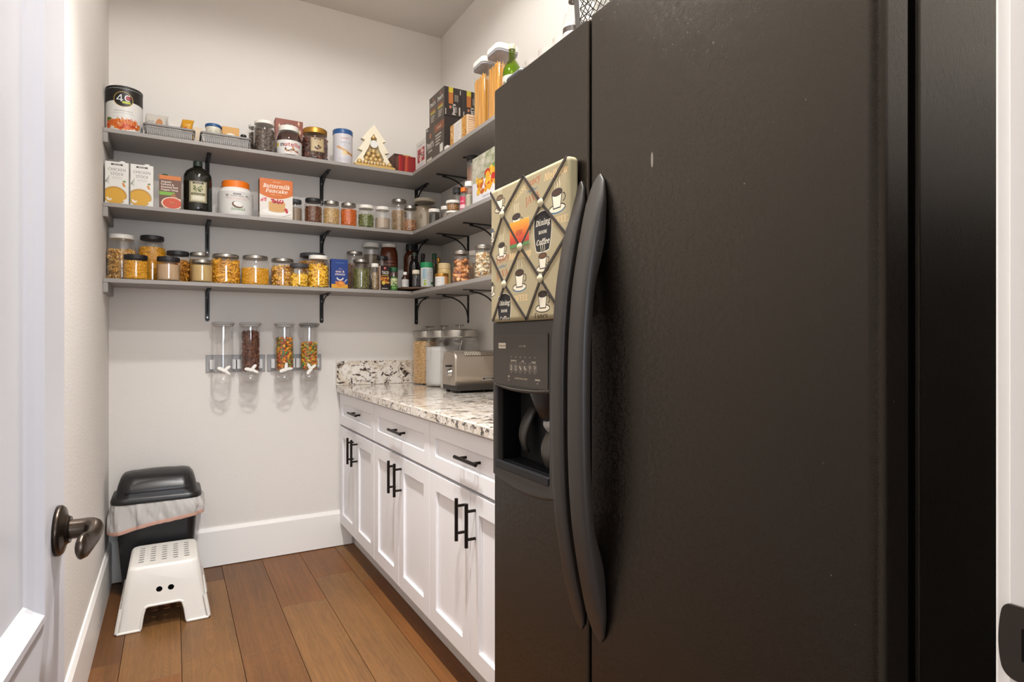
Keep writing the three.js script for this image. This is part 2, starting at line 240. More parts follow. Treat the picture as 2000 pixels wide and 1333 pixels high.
{
  const w = structureGroup('trim_2'); mesh('filler_strip', span(0.833, 0.853, 0.135, 0.88, -1.383, -1.24), M.cabinet, w); mesh('toe_strip', span(0.913, 0.925, 0, 0.135, -1.383, -1.24, 0), M.cabinetInner, w);
  const c = thing('worktop', 'long cream granite worktop with dark brown veins on the cabinets', 'countertop');
  mesh('slab', metric(span(0.811, 1.439, 0.882, 0.92, -3.446, -1.24, 0.006)), M.granite, c);
  mesh('backsplash', metric(span(0.811, 1.459, 0.92, 1.06, -3.467, -3.446, 0.002), 1, 0.31, 0.2), M.granite, c); mesh('backsplash', metric(span(1.439, 1.459, 0.92, 1.06, -3.446, -1.24, 0.002), 1, 0.1, 0.4), M.granite, c);
}

// ---------- refrigerator: local x runs towards the doorway, local z into the aisle ----------
{
  const t = thing('refrigerator', 'tall black side-by-side refrigerator with textured doors and curved handles', 'refrigerator', [0.65, 0, -0.791], -PI / 2), H = 1.757;
  const skin = M.fridge, q = rng(31);
  const specks = print(1024, 2048, (x, w, h) => {
    fill(x, '#120e0b', 0, 0, w, h);
    for (let i = 0; i < 420; i++) oval(x, `rgba(190,180,165,${0.15 + 0.6 * q() * q()})`, q() * w, q() * h, 0.4 + q() * 0.9, 0.4 + q() * 0.9);
    for (let i = 0; i < 70; i++) { const a = w * 0.35 + q() * 260, b = h * 0.35 + q() * 700; oval(x, 'rgba(200,190,175,0.45)', a, b, 0.6 + q(), 0.6 + 1.6 * q(), q() * 3); }
    for (const [a, b] of [[0.72, 0.245], [0.45, 0.42], [0.5, 0.66], [0.22, 0.42], [0.3, 0.7]]) for (let i = 0; i < 16; i++) oval(x, 'rgba(214,204,188,0.5)', a * w + (q() - 0.5) * 34, b * h + (q() - 0.5) * 44, 0.7, 0.8 + 2.2 * q(), q() * 3);
    const e = x.createLinearGradient(0, 0, 0, 1); void e; oval(x, 'rgba(205,195,180,0.6)', 0.1 * w, 0.2 * h, 3, 14);
  }).map;
  const speckMap = scaled(specks, 0.9, 1.8); speckMap.wrapS = speckMap.wrapT = THREE.RepeatWrapping; skin.map = speckMap;
  const body = new THREE.MeshPhysicalMaterial({ color: '#0b0908', roughness: 0.18, ior: 1.52, specularColor: new THREE.Color(1, 0.86, 0.7), bumpMap: scaled(leatherTex, 0.17), bumpScale: 0.00035 });
  mesh('cabinet_body', metric(box(0.868, H - 0.03, 0.7, 0, (H - 0.03) / 2 + 0.015, -0.43, 0.004)), body, t);
  mesh('gasket', join(box(0.325, H - 0.09, 0.03, -0.25, H / 2 + 0.02, -0.066, 0), box(0.475, H - 0.09, 0.03, 0.185, H / 2 + 0.02, -0.066, 0)), M.gasket, t);
  const Y0 = 0.095, dh = H - Y0;
  const fz = rectShape(0.3625, dh, 0.007, -0.25475, Y0 + dh / 2); fz.holes.push(rectShape(0.226, 0.3, 0.02, -0.289, 1.04, THREE.Path));
  const freezer = mesh('freezer_door', extrude(fz, 0.052, 0.0045, 3).translate(0, 0, -0.052), skin, t);
  const main = mesh('fridge_door', (() => { const s = new THREE.Shape(), a = -0.0665, b = 0.436, R = 0.015, r = 0.004; s.moveTo(a, 0.052); s.lineTo(a, r); s.absarc(a + r, r, r, PI, 1.5 * PI); s.lineTo(b - R, 0); s.absarc(b - R, R, R, 1.5 * PI, 2 * PI); s.lineTo(b, 0.052); s.closePath(); return new THREE.ExtrudeGeometry(s, { depth: dh - 0.004, bevelEnabled: true, bevelSize: 0.002, bevelOffset: -0.002, bevelThickness: 0.002, bevelSegments: 2, curveSegments: 10 }).rotateX(-PI / 2).translate(0, Y0 + 0.002, 0).scale(1, 1, 1); })(), skin, t);
  // handles: outward bow o(y), open behind between the two feet
  const bow = [[0.647, 0.0015], [0.67, 0.006], [0.698, 0.014], [0.776, 0.032], [0.868, 0.047], [0.96, 0.054], [1.05, 0.057], [1.143, 0.057], [1.235, 0.053], [1.327, 0.041], [1.373, 0.031], [1.419, 0.016], [1.445, 0.007], [1.466, 0.0015]];
  const at = (y) => { for (let i = 0; i + 1 < bow.length; i++) if (y <= bow[i + 1][0]) return lerp(bow[i][1], bow[i + 1][1], (y - bow[i][0]) / (bow[i + 1][0] - bow[i][0])); return 0.001; };
  const smooth = (y) => 0.058 * (1 - Math.pow(Math.min(1, Math.abs(y - 1.0565) / 0.412), 2.6));
  const handle = (xc, w, parent) => {
    const rings = [];
    for (let i = 0; i <= 64; i++) {
      const y = 0.647 + (0.819 * i) / 64, e = Math.min(i, 64 - i) / 64, o = Math.max(0.0012, Math.min(smooth(y), e < 0.04 ? e * 0.45 + 0.002 : 1)), tip = Math.min(1, Math.pow(e / 0.07, 0.4) * 0.92 + 0.12), open = step(0.74, 0.86, y) * (1 - step(1.26, 1.38, y)), inner = open * Math.max(0, o - 0.024), ww = (w / 2) * tip, zc = (o + inner) / 2, zr = (o - inner) / 2 + 0.0006;
      rings.push(Array.from({ length: 20 }, (_, j) => { const a = -(j / 20) * 2 * PI, c = Math.cos(a), s = Math.sin(a), f = (v) => Math.sign(v) * Math.pow(Math.abs(v), 0.62); return [xc + ww * f(c), y, zc + zr * f(s)]; }));
    }
    mesh('handle', loft(rings), M.fridgeTrim, parent);
  };
  handle(-0.0955, 0.038, freezer); handle(-0.04, 0.047, main);
  // ice and water dispenser in the freezer door
  const dsp = new THREE.Group(); dsp.name = 'dispenser'; dsp.position.set(-0.289, 0, 0); t.add(dsp);
  const so = new THREE.Shape(); so.moveTo(-0.125, 0.872); so.quadraticCurveTo(0, 0.838, 0.135, 0.868); so.lineTo(0.135, 1.218); so.lineTo(-0.125, 1.218); so.closePath();
  const hole = new THREE.Path(); hole.moveTo(-0.108, 0.897); hole.lineTo(0.108, 0.897); hole.lineTo(0.108, 1.071); hole.quadraticCurveTo(0, 1.058, -0.108, 1.071); hole.closePath(); so.holes.push(hole);
  mesh('surround', extrude(so, 0.022, 0.006, 4, 24).translate(0, 0, -0.006), M.fridgeTrim, dsp);
  mesh('recess', join(box(0.226, 0.18, 0.003, 0, 0.983, -0.068, 0), box(0.003, 0.18, 0.07, -0.112, 0.983, -0.034, 0), box(0.003, 0.18, 0.07, 0.112, 0.983, -0.034, 0), box(0.226, 0.003, 0.07, 0, 1.072, -0.034, 0), box(0.226, 0.003, 0.07, 0, 0.894, -0.034, 0)), M.fridgeDark, dsp);
  const panelMat = print(512, 288, (x, w, h) => {
    fill(x, '#3b332c', 0, 0, w, h); const c = '#d9cbb6';
    fill(x, c, 42, 50, 76, 32); words(x, 'Kenmore', 80, 66, 16, '#3b332c', 'bold italic', 'sans-serif', 68); scrib(x, 285, 66, 62, 10, c, 3);
    const icons = ['crushed', 'cubed'];
    for (let i = 0; i < 6; i++) { const a = 176 + i * 45; x.strokeStyle = '#a39684'; x.lineWidth = 2; x.beginPath(); x.ellipse(a, 186, 16, 28, 0, 0, 2 * PI); x.stroke(); oval(x, '#b9a992', a, 128, 3, 3); x.strokeStyle = c; x.lineWidth = 3; x.beginPath(); if (i < 2) { x.moveTo(a - 5, 172); x.lineTo(a - 6, 200); x.lineTo(a + 6, 200); x.lineTo(a + 5, 172); } else if (i < 4) { x.rect(a - 8, 178, 9, 9); x.rect(a - 1, 190, 8, 8); } else { x.arc(a, 180, 7, 0, 2 * PI); x.moveTo(a, 187); x.lineTo(a, 204); } x.stroke(); }
    scrib(x, 200, 148, 56, 10, c, 4); words(x, 'ICE', 290, 150, 13, c); words(x, 'LIGHT', 390, 152, 13, c); words(x, 'ICE', 150, 240, 12, c); words(x, 'v', 150, 258, 14, c); scrib(x, 270, 245, 118, 10, '#b7a88e', 5); words(x, 'WATER', 425, 244, 13, c); words(x, 'v', 425, 262, 14, c); void icons;
  }, 0.4);
  const pg = new THREE.PlaneGeometry(0.218, 0.11, 1, 1); mesh('control_panel', join(box(0.218, 0.11, 0.004, 0, 1.134, 0.0155, 0.0015)), M.fridgeTrim, dsp); mesh('control_print', pg.translate(0, 1.134, 0.0182), panelMat, dsp);
  mesh('chrome_line', tube([[-0.112, 1.0775, 0.0165], [-0.05, 1.0725, 0.0172], [0.05, 1.0725, 0.0172], [0.112, 1.0775, 0.0165]], 0.0012, 20, 6), M.tin, dsp);
  mesh('drip_tray', join(box(0.214, 0.008, 0.075, 0, 0.9, -0.025, 0.002), box(0.22, 0.018, 0.01, 0, 0.899, 0.013, 0.003), ...Array.from({ length: 7 }, (_, i) => box(0.2, 0.004, 0.0035, 0, 0.906, -0.055 + i * 0.009, 0))), M.blackMetal, dsp);
  mesh('ice_chute', put(lathe([[0.012, 0], [0.02, 0.006], [0.034, 0.03], [0.045, 0.06], [0.045, 0.062], [0, 0.062]], 24), 0.045, 1.008, -0.03), M.fridgeDark, dsp);
  const paddle = (x, y0, y1, w, parent, m) => { const rings = []; for (let i = 0; i <= 14; i++) { const f = i / 14, y = lerp(y1, y0, f), z = -0.052 + 0.03 * Math.sin(f * 2.4), ww = w * (0.55 + 0.5 * Math.sin(PI * Math.min(f + 0.12, 1))); rings.push([[x - ww, y, z], [x - ww * 0.6, y, z + 0.006], [x + ww * 0.6, y, z + 0.006], [x + ww, y, z], [x + ww * 0.6, y, z - 0.003], [x - ww * 0.6, y, z - 0.003]].reverse()); } mesh('paddle', loft(rings.reverse()), m, parent); };
  paddle(0.05, 0.985, 1.03, 0.02, dsp, M.greyPlastic); paddle(0.045, 0.91, 1.0, 0.026, dsp, paint('#4a453f', 0.35)); paddle(-0.05, 0.93, 1.03, 0.02, dsp, paint('#34302c', 0.35));
  mesh('hinge_cover', join(box(0.075, 0.03, 0.11, -0.385, H + 0.015, -0.075, 0.012, 3)), M.black, t); mesh('hinge_cover', box(0.075, 0.03, 0.11, 0.385, H + 0.015, -0.075, 0.012, 3), M.black, t);
  mesh('base_grille', join(box(0.86, 0.075, 0.02, 0, 0.05, -0.05, 0.003), ...Array.from({ length: 5 }, (_, i) => box(0.8, 0.005, 0.012, 0, 0.025 + i * 0.012, -0.04, 0))), M.black, t);
}
{
  // fabric memo board hung on the freezer door
  const t = thing('memo_board', 'square fabric memo board printed with coffee cups on the black fridge', 'memo board', [0.649, 1.364, -1.041], -PI / 2), W = 0.304, H = 0.296;
  const fabric = print(1024, 1000, (x, w, h) => {
    fill(x, '#b3a480', 0, 0, w, h); const q = rng(3); for (let i = 0; i < 5000; i++) fill(x, `rgba(${q() > 0.5 ? '255,240,200' : '90,70,40'},0.05)`, q() * w, q() * h, 5, 1.5);
    const U = (X, Y) => [w / 2 + (X / W) * w, h / 2 - (Y / H) * h];
    const cup = (X, Y, s, c2) => { const [a, b] = U(X, Y); x.save(); x.translate(a, b); x.scale(s, s); oval(x, '#f2e6cb', 0, 60, 74, 22); x.lineWidth = 6; x.strokeStyle = '#2b2320'; x.stroke(); x.fillStyle = '#f6ecd6'; x.beginPath(); x.moveTo(-46, -20); x.lineTo(-32, 58); x.lineTo(32, 58); x.lineTo(46, -20); x.closePath(); x.fill(); x.stroke(); oval(x, c2, 0, -22, 46, 17); x.stroke(); x.beginPath(); x.arc(54, 10, 20, -1.6, 1.6); x.stroke(); x.lineWidth = 5; x.strokeStyle = '#efe2c2'; for (const k of [-22, 0, 22]) { x.beginPath(); x.moveTo(k, -48); x.bezierCurveTo(k + 16, -64, k - 16, -78, k + 6, -98); x.stroke(); } x.restore(); };
    const shield = (X, Y, s) => { const [a, b] = U(X, Y); x.save(); x.translate(a, b); x.scale(s, s); x.fillStyle = '#221d1c'; x.strokeStyle = '#efe6d2'; x.lineWidth = 5; x.beginPath(); x.moveTo(-84, -92); x.quadraticCurveTo(0, -140, 84, -92); x.quadraticCurveTo(104, 0, 66, 104); x.quadraticCurveTo(0, 124, -66, 104); x.quadraticCurveTo(-104, 0, -84, -92); x.fill(); x.stroke(); words(x, 'Dining', 0, -52, 44, '#f4ecd8', 'italic bold', 'serif'); words(x, 'ROOM', 0, 2, 26, '#f4ecd8', 'bold', 'serif'); words(x, 'Coffee', 0, 56, 42, '#f4ecd8', 'italic bold', 'serif'); x.restore(); };
    const say = (s, X, Y, px, c, rot = 0, f = 'bold italic') => { const [a, b] = U(X, Y); x.save(); x.translate(a, b); x.rotate(rot); words(x, s, 0, 0, px, c, f, 'serif'); x.restore(); };
    const java = (X, Y) => { say('Fancy', X, Y + 0.016, 66, '#b5673f', -0.1); { const [a, b] = U(X, Y); scrib(x, a, b, 130, 24, '#4d6a86', 7); } say('JAVA', X, Y - 0.017, 70, '#b5673f', -0.1, 'bold'); };
    const mello = (X, Y) => { say('Mellocup', X, Y + 0.056, 66, '#e9c48d'); cup(X, Y + 0.01, 1.25, '#4a2d1a'); const [a, b] = U(X, Y - 0.004); x.strokeStyle = '#3d6f8f'; x.lineWidth = 8; x.beginPath(); x.ellipse(a, b + 30, 84, 26, 0, 0.2, 2.9); x.stroke(); say('COFFEE', X, Y - 0.035, 58, '#e9c48d', 0, 'bold'); };
    cup(-0.108, 0.118, 1.05, '#7d6444'); java(0.03, 0.113); mello(0.118, 0.07); say('ESPRESSO', -0.035, 0.112, 58, '#dcc38c', -0.35); cup(-0.035, 0.062, 1.2, '#3a2a20'); shield(0.068, 0.022, 1.2); cup(0.068, -0.032, 1.05, '#6d4526'); cup(-0.1, 0.012, 1.05, '#3a2a20'); java(-0.096, -0.028);
    mello(-0.022, -0.068); shield(-0.088, -0.126, 1.1); cup(0.068, -0.108, 1.15, '#3a2a20'); say('Fancy', 0.06, -0.143, 56, '#3a2a20'); cup(-0.15, 0.052, 0.9, '#4d6a86'); cup(-0.15, -0.07, 0.9, '#3a2a20');  cup(0.14, -0.09, 0.9, '#3a2a20');
  }, 0.85);
  const g = box(W, H, 0.026, 0, 0, 0.014, 0.009, 4); mesh('padded_panel', g, [paint('#a89b79', 0.85), paint('#a89b79', 0.85), paint('#a89b79', 0.85), paint('#a89b79', 0.85), fabric, paint('#3a3028', 0.8)], t);
  const rib = std('#2d241c', 0.6), B = [[-0.0925, 0.084], [0.063, 0.078], [-0.016, 0.003], [-0.084, -0.068], [0.061, -0.069]], z = 0.028;
  const ribbon = (pts) => { const list = []; for (let i = 0; i + 1 < pts.length; i++) { const [a, b] = [pts[i], pts[i + 1]], dx = b[0] - a[0], dy = b[1] - a[1], L = Math.hypot(dx, dy); list.push(put(box(L + 0.002, 0.0062, 0.0012, 0, 0, 0, 0), (a[0] + b[0]) / 2, (a[1] + b[1]) / 2, z, 0, 0, 0)); const gg = list[list.length - 1]; gg.translate(-(a[0] + b[0]) / 2, -(a[1] + b[1]) / 2, 0).rotateZ(Math.atan2(dy, dx)).translate((a[0] + b[0]) / 2, (a[1] + b[1]) / 2, 0); } mesh('ribbon', join(list), rib, t); };
  ribbon([[-0.149, 0.143], B[0], B[2], B[4], [0.138, -0.145]]); ribbon([[0.148, 0.145], B[1], B[2], B[3], [-0.138, -0.145]]); ribbon([[-0.149, 0.006], B[0], [-0.005, 0.146]]); ribbon([[-0.005, 0.146], B[1], [0.149, 0.003]]); ribbon([[-0.149, 0.006], B[3], [0.007, -0.146]]); ribbon([[0.007, -0.146], B[4], [0.149, 0.003]]);
  for (const [x, y] of B) mesh('button', put(lathe([[0.0085, 0], [0.0085, 0.002], [0.006, 0.0048], [0, 0.006]], 18), x, y, z, PI / 2), paint('#b5aa8c', 0.7), t);
  const c = thing('gift_card', 'small orange card tucked under the ribbons of the fabric memo board', 'card', [0.649, 1.396, -1.061], -PI / 2);
  mesh('card', put(box(0.079, 0.054, 0.0008, 0, 0, 0, 0), 0, 0, 0.0281, 0, 0, 0), [0, 1, 2, 3, 5].map(() => paint('#e9e1d0')).toSpliced(4, 0, print(256, 176, (x, w, h) => { const gr = x.createLinearGradient(0, 0, 0, h); gr.addColorStop(0, '#f2b23a'); gr.addColorStop(0.35, '#e8862f'); gr.addColorStop(0.7, '#d6452b'); gr.addColorStop(0.86, '#b8332a'); gr.addColorStop(0.87, '#5b8a4d'); gr.addColorStop(1, '#5b8a4d'); x.fillStyle = gr; x.fillRect(0, 0, w, h); words(x, '600', w / 2, h * 0.48, 50, '#9c2f22', 'bold', 'serif'); })), c);
}

// ---------- wall shelves ----------
const SHELVES = [[2.098, 'top'], [1.769, 'middle'], [1.434, 'lowest']];
SHELVES.forEach(([y, which]) => {
  const t = thing('wall_shelf', `${which} of the three grey corner shelves running round the back wall`, 'shelf', [0, y, 0], 0, 'grey corner shelves'), end = which === 'top' ? -1.15 : -1.3;
  mesh('board', span(LEFT + 0.001, RIGHT - 0.001, 0, 0.018, BACK + 0.001, -3.172, 0.001), M.shelf, t); mesh('board', span(1.164, RIGHT - 0.001, 0, 0.018, -3.1718, end, 0.001), M.shelf, t);
  mesh('cleat', span(LEFT + 0.0005, LEFT + 0.0195, -0.0445, -0.0005, BACK + 0.002, -3.1735), M.shelf, t, 'short support strip under the shelf end at the left wall');
});
{
  const bracketParts = (t) => {   // local z leaves the wall, y = 0 is the shelf's underside
    mesh('wall_leg', join(span(-0.0105, 0.0105, -0.148, 0, 0, 0.004, 0.0015), put(cyl(0.0105, 0.004, 0, 0, 0, 16), 0, -0.148, 0.002, PI / 2)), M.bracket, t);
    mesh('arm', join(span(-0.0105, 0.0105, -0.004, 0, 0.003, 0.185, 0.0015), put(cyl(0.0105, 0.004, 0, 0, 0, 16), 0, -0.002, 0.185)), M.bracket, t);
    const pts = []; for (let i = 0; i <= 12; i++) { const a = (i / 12) * PI / 2; pts.push([0, -0.118 + 0.108 * Math.sin(a) - 0.002, 0.146 - 0.14 * Math.cos(a)]); }
    mesh('brace', join(tube(pts, 0.0042, 24, 8), span(-0.006, 0.006, -0.014, -0.003, 0.14, 0.158)), M.bracket, t);
    for (const yy of [-0.036, -0.138]) mesh('screw', put(cyl(0.0045, 0.002, 0, 0, 0, 10), 0, yy, 0.005, PI / 2), M.tin, t);
  };
  let first = null;
  SHELVES.forEach(([y, which]) => { for (const [x, z, turn, where] of [[0.156, BACK, 0, 'nearest the left wall'], [0.732, BACK, 0, 'middle one on the back wall'], [1.297, BACK, 0, 'in the corner on the back wall'], [RIGHT, -3.067, -PI / 2, 'on the right wall just past the corner'], [RIGHT, -2.72, -PI / 2, 'on the right wall nearest the fridge']]) {
    const label = `black iron bracket under the ${which} shelf, ${where}`; let t;
    if (!first) { t = first = thing('shelf_bracket', label, 'bracket', [0, 0, 0], 0, 'black iron shelf brackets'); bracketParts(t); } else { t = first.clone(); t.name = numbered('shelf_bracket'); scene.add(t); tag(t, label, 'bracket', 'black iron shelf brackets'); }
    t.position.set(x, y, z); t.rotation.y = turn;
  } });
}

// ---------- jars, fillings, packets ----------
function pieceKinds() {
  const flat = (g) => (g.index ? g.toNonIndexed() : g);
  return {
    penne: flat(new THREE.CylinderGeometry(0.0042, 0.0042, 0.034, 7, 1, true)), macaroni: flat(new THREE.TorusGeometry(0.0075, 0.0032, 5, 6, 3.4)), ring: flat(new THREE.TorusGeometry(0.004, 0.0016, 4, 7)),
    rotini: flat(new THREE.CylinderGeometry(0.004, 0.004, 0.032, 4, 5).applyMatrix4(new THREE.Matrix4())), nut: flat(new THREE.SphereGeometry(0.009, 7, 5).scale(0.75, 0.6, 1.35)), bean: flat(new THREE.SphereGeometry(0.0052, 6, 4).scale(0.8, 0.6, 1.2)),
    shell: flat(new THREE.SphereGeometry(0.0085, 7, 4, 0, PI).scale(0.8, 0.8, 1.2)), puff: flat(new THREE.SphereGeometry(0.0068, 7, 5)), flake: flat(new THREE.SphereGeometry(0.0085, 6, 4).scale(1, 0.3, 0.7)), bit: flat(new THREE.OctahedronGeometry(0.0035)), leaf: flat(new THREE.OctahedronGeometry(0.0055).scale(1, 0.15, 0.4)),
    oat: flat(new THREE.SphereGeometry(0.0048, 6, 4).scale(1, 0.3, 0.75)), big: flat(new THREE.SphereGeometry(0.0135, 10, 7).scale(0.75, 0.65, 1.25)),
  };
}
const PIECES = pieceKinds(), SIZE = { oat: 0.0062, penne: 0.012, macaroni: 0.011, ring: 0.007, rotini: 0.012, nut: 0.013, bean: 0.0082, shell: 0.012, puff: 0.0115, flake: 0.0115, bit: 0.0055, leaf: 0.0075, big: 0.019 };
const pieceMat = std('#ffffff', 0.55, { vertexColors: true }), pieceMatDouble = std('#ffffff', 0.55, { vertexColors: true, side: THREE.DoubleSide });
// pieces lying against the inside of a round (or squared) jar from y0 to y1, over a solid heart with shade painted into its colour
function heap(kind, colors, R, y0, y1, seed, radius = () => R) {
  const q = rng(seed), src = PIECES[kind], sp = src.attributes.position, sn = src.attributes.normal, s = SIZE[kind], cols = colors.map((c) => new THREE.Color(c));
  const nSide = Math.round((2 * PI * R * (y1 - y0)) / (s * s) * 1.25), nTop = Math.round((PI * R * R) / (s * s) * 1.2), total = nSide + nTop, P = new Float32Array((total * sp.count) * 3), N = new Float32Array(P.length), C = new Float32Array(P.length);
  const m = new THREE.Matrix4(), qt = new THREE.Quaternion(), e = new THREE.Euler(), v = V(0, 0, 0), sc = V(1, 1, 1); let o = 0;
  for (let i = 0; i < total; i++) {
    const th = q() * 2 * PI, top = i >= nSide, y = top ? y1 + (q() - 0.7) * s * 0.6 : lerp(y0 + s * 0.4, y1, q()), r0 = radius(y), r = top ? Math.sqrt(q()) * (r0 - s * 0.6) : r0 - s * (0.42 + 0.5 * q());
    if (kind === 'penne' || kind === 'rotini') { e.set((q() - 0.5) * 0.7, th + (q() - 0.5) * 0.5, q() * PI, 'YXZ'); } else e.set(q() * 6.3, q() * 6.3, q() * 6.3);
    qt.setFromEuler(e); sc.setScalar(0.85 + 0.3 * q()); m.compose(v.set(Math.sin(th) * Math.max(r, 0), y, Math.cos(th) * Math.max(r, 0)), qt, sc);
    const c = cols[Math.floor(q() * cols.length)], k = 0.88 + 0.24 * q(), E = m.elements;
    for (let j = 0; j < sp.count; j++, o += 3) {
      const x = sp.getX(j), yy = sp.getY(j), z = sp.getZ(j), a = sn.getX(j), b = sn.getY(j), d = sn.getZ(j);
      P[o] = E[0] * x + E[4] * yy + E[8] * z + E[12]; P[o + 1] = E[1] * x + E[5] * yy + E[9] * z + E[13]; P[o + 2] = E[2] * x + E[6] * yy + E[10] * z + E[14];
      const f = 1 / sc.x; N[o] = f * (E[0] * a + E[4] * b + E[8] * d); N[o + 1] = f * (E[1] * a + E[5] * b + E[9] * d); N[o + 2] = f * (E[2] * a + E[6] * b + E[10] * d); C[o] = c.r * k; C[o + 1] = c.g * k; C[o + 2] = c.b * k;
    }
  }
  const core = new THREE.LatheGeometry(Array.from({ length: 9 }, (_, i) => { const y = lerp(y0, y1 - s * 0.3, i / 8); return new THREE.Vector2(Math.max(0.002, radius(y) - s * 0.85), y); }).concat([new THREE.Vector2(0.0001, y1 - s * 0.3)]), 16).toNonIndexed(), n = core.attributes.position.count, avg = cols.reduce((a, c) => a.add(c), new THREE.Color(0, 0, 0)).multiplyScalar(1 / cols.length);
  const g = new THREE.BufferGeometry(), cat = (a, b) => { const r = new Float32Array(a.length + b.length); r.set(a); r.set(b, a.length); return r; }, cc = new Float32Array(n * 3); for (let i = 0; i < n; i++) { cc[3 * i] = avg.r * 0.8; cc[3 * i + 1] = avg.g * 0.8; cc[3 * i + 2] = avg.b * 0.8; }  // heart darker than the pieces: painted shade in the gaps between them
  g.setAttribute('position', new THREE.BufferAttribute(cat(P, core.attributes.position.array), 3)); g.setAttribute('normal', new THREE.BufferAttribute(cat(N, core.attributes.normal.array), 3)); g.setAttribute('color', new THREE.BufferAttribute(cat(C, cc), 3));
  return g;
}
const grains = new Map();
function grainMat(c) { if (!grains.has(c)) { const t = scaled(grainTex, 0.14); grains.set(c, std(c, 0.85, { map: t, bumpMap: t, bumpScale: 0.0008 })); } return grains.get(c); }
const lids = { white: std('#e6e2da', 0.45), black: std('#19181b', 0.5), silver: std('#a7a29b', 0.32, { metalness: 0.95 }), grey: std('#3d3d40', 0.5), gold: M.gold, orange: std('#e2720f', 0.45), green: std('#1d8a55', 0.45), tan: std('#cbb488', 0.5), blue: std('#1f4f86', 0.4), darkgreen: std('#14502b', 0.5), cream: std('#d8cdb8', 0.5) };
function lidGeo(r, h) { const p = [[0.001, 0], [r - 0.001, 0], [r, 0.001]]; for (let i = 0; i < 3; i++) { const y = 0.002 + ((h - 0.006) * i) / 3; p.push([r, y], [r - 0.0008, y + (h - 0.006) / 6]); } p.push([r, h - 0.003], [r - 0.0025, h], [r - 0.006, h + 0.0002], [r - 0.008, h - 0.0012], [0.0001, h - 0.001]); return lathe(p, 32); }
// profile of a jar: radius at height
function jarProfile(r, h, shoulder, neck) { return (y) => { const s0 = h * (1 - shoulder), s1 = h * 0.95; if (y < 0.012) return r - 0.006 * Math.pow(1 - y / 0.012, 2); if (y < s0) return r; if (y > s1) return neck; const t = (y - s0) / (s1 - s0); return lerp(neck, r, Math.sqrt(Math.max(0, 1 - t * t)) * 0.75 + 0.25 * (1 - t)); }; }
// o: r, h (with lid), lid, lidH, neck (share of r), shoulder, fill: [kind | 'grain', colours, share filled], print, printY
function jar(name, label, category, at, o, group) {
  const t = thing(name, label, category, at, o.turn ?? 0, group), lidH = o.lidH ?? 0.016, gh = o.h - lidH * 0.75, neck = o.r * (o.neck ?? 0.8), sh = o.shoulder ?? 0.22, prof = jarProfile(o.r, gh, sh, neck);
  const pts = [[0.0001, 0.0025], [o.r * 0.7, 0.002], [o.r - 0.008, 0.0004]]; for (let i = 0; i <= 26; i++) { const y = 0.0006 + (gh - 0.0006) * (i / 26); pts.push([prof(y), y]); }
  if ((o.glass ?? M.glass).transmission) for (let i = 26; i >= 0; i--) { const y = 0.0035 + (gh - 0.0035) * (i / 26); pts.push([prof(y) - 0.0018, y]); }
  mesh(o.body ?? 'glass', lathe(pts, 40), o.glass ?? M.glass, t);
  if (lidH > 0) mesh('lid', lidGeo(neck + 0.0035, lidH).translate(0, o.h - lidH, 0), lids[o.lid ?? 'silver'], t);
  if (o.fill) {
    const [kind, cols, share] = o.fill, y1 = gh * share, in_ = 0.003, R = o.r - in_;
    if (kind === 'grain') { const gp = [[0.0001, 0.004]]; for (let i = 0; i <= 16; i++) { const y = 0.004 + (y1 - 0.004) * (i / 16); gp.push([prof(y) - in_, y]); } gp.push([prof(y1) * 0.6, y1 + 0.003], [0.0001, y1 + 0.0045]); stuff('contents', metricLathe(lathe(gp, 32), o.r), grainMat(cols[0]), t); }
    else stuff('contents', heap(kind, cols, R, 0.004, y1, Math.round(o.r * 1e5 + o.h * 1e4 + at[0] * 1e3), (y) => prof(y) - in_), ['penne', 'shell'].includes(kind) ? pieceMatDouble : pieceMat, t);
  }
  if (o.print) { const [m, y0, y1, arc] = o.print; mesh('label', new THREE.CylinderGeometry(o.r + 0.0006, o.r + 0.0006, y1 - y0, 28, 1, true, -arc / 2, arc).translate(0, (y0 + y1) / 2, 0), m, t); }
  return t;
}
function metricLathe(g, r) { const uv = g.attributes.uv, p = g.attributes.position; for (let i = 0; i < uv.count; i++) uv.setXY(i, uv.getX(i) * 2 * PI * r, p.getY(i)); return g; }
// a bottle turned from a profile, with cap and printed band
function bottle(name, label, category, at, o, group) {
  const t = thing(name, label, category, at, o.turn ?? 0, group), g = lathe(o.profile, 32); if (o.squash) g.scale(1, 1, o.squash); mesh('body', g, o.mat, t);
  if (o.liquid) { const l = lathe(o.liquid[0], 28); if (o.squash) l.scale(1, 1, o.squash); mesh('liquid', l, o.liquid[1], t); }
  if (o.cap) { const [r, y, h, m] = o.cap; mesh('cap', lidGeo(r, h).translate(0, y, 0), m, t); }
  if (o.print) { const [m, r, y0, y1, arc] = o.print, pg = new THREE.CylinderGeometry(r, r, y1 - y0, 24, 1, true, -arc / 2, arc).translate(0, (y0 + y1) / 2, 0); if (o.squash) pg.scale(1, 1, o.squash); mesh('label', pg, m, t); }
  return t;
}
// a printed carton: faces in the order +x, -x, top, bottom, front, back
function carton(name, label, category, [x, y, z], turn, [w, h, d], faces, group, r = 0.0015) {
  const t = thing(name, label, category, [x, y, z], turn, group); mesh('carton', box(w, h, d, 0, h / 2, 0, r), [0, 1, 2, 3, 4, 5].map((i) => faces[i] ?? faces[0]), t); return t;
}

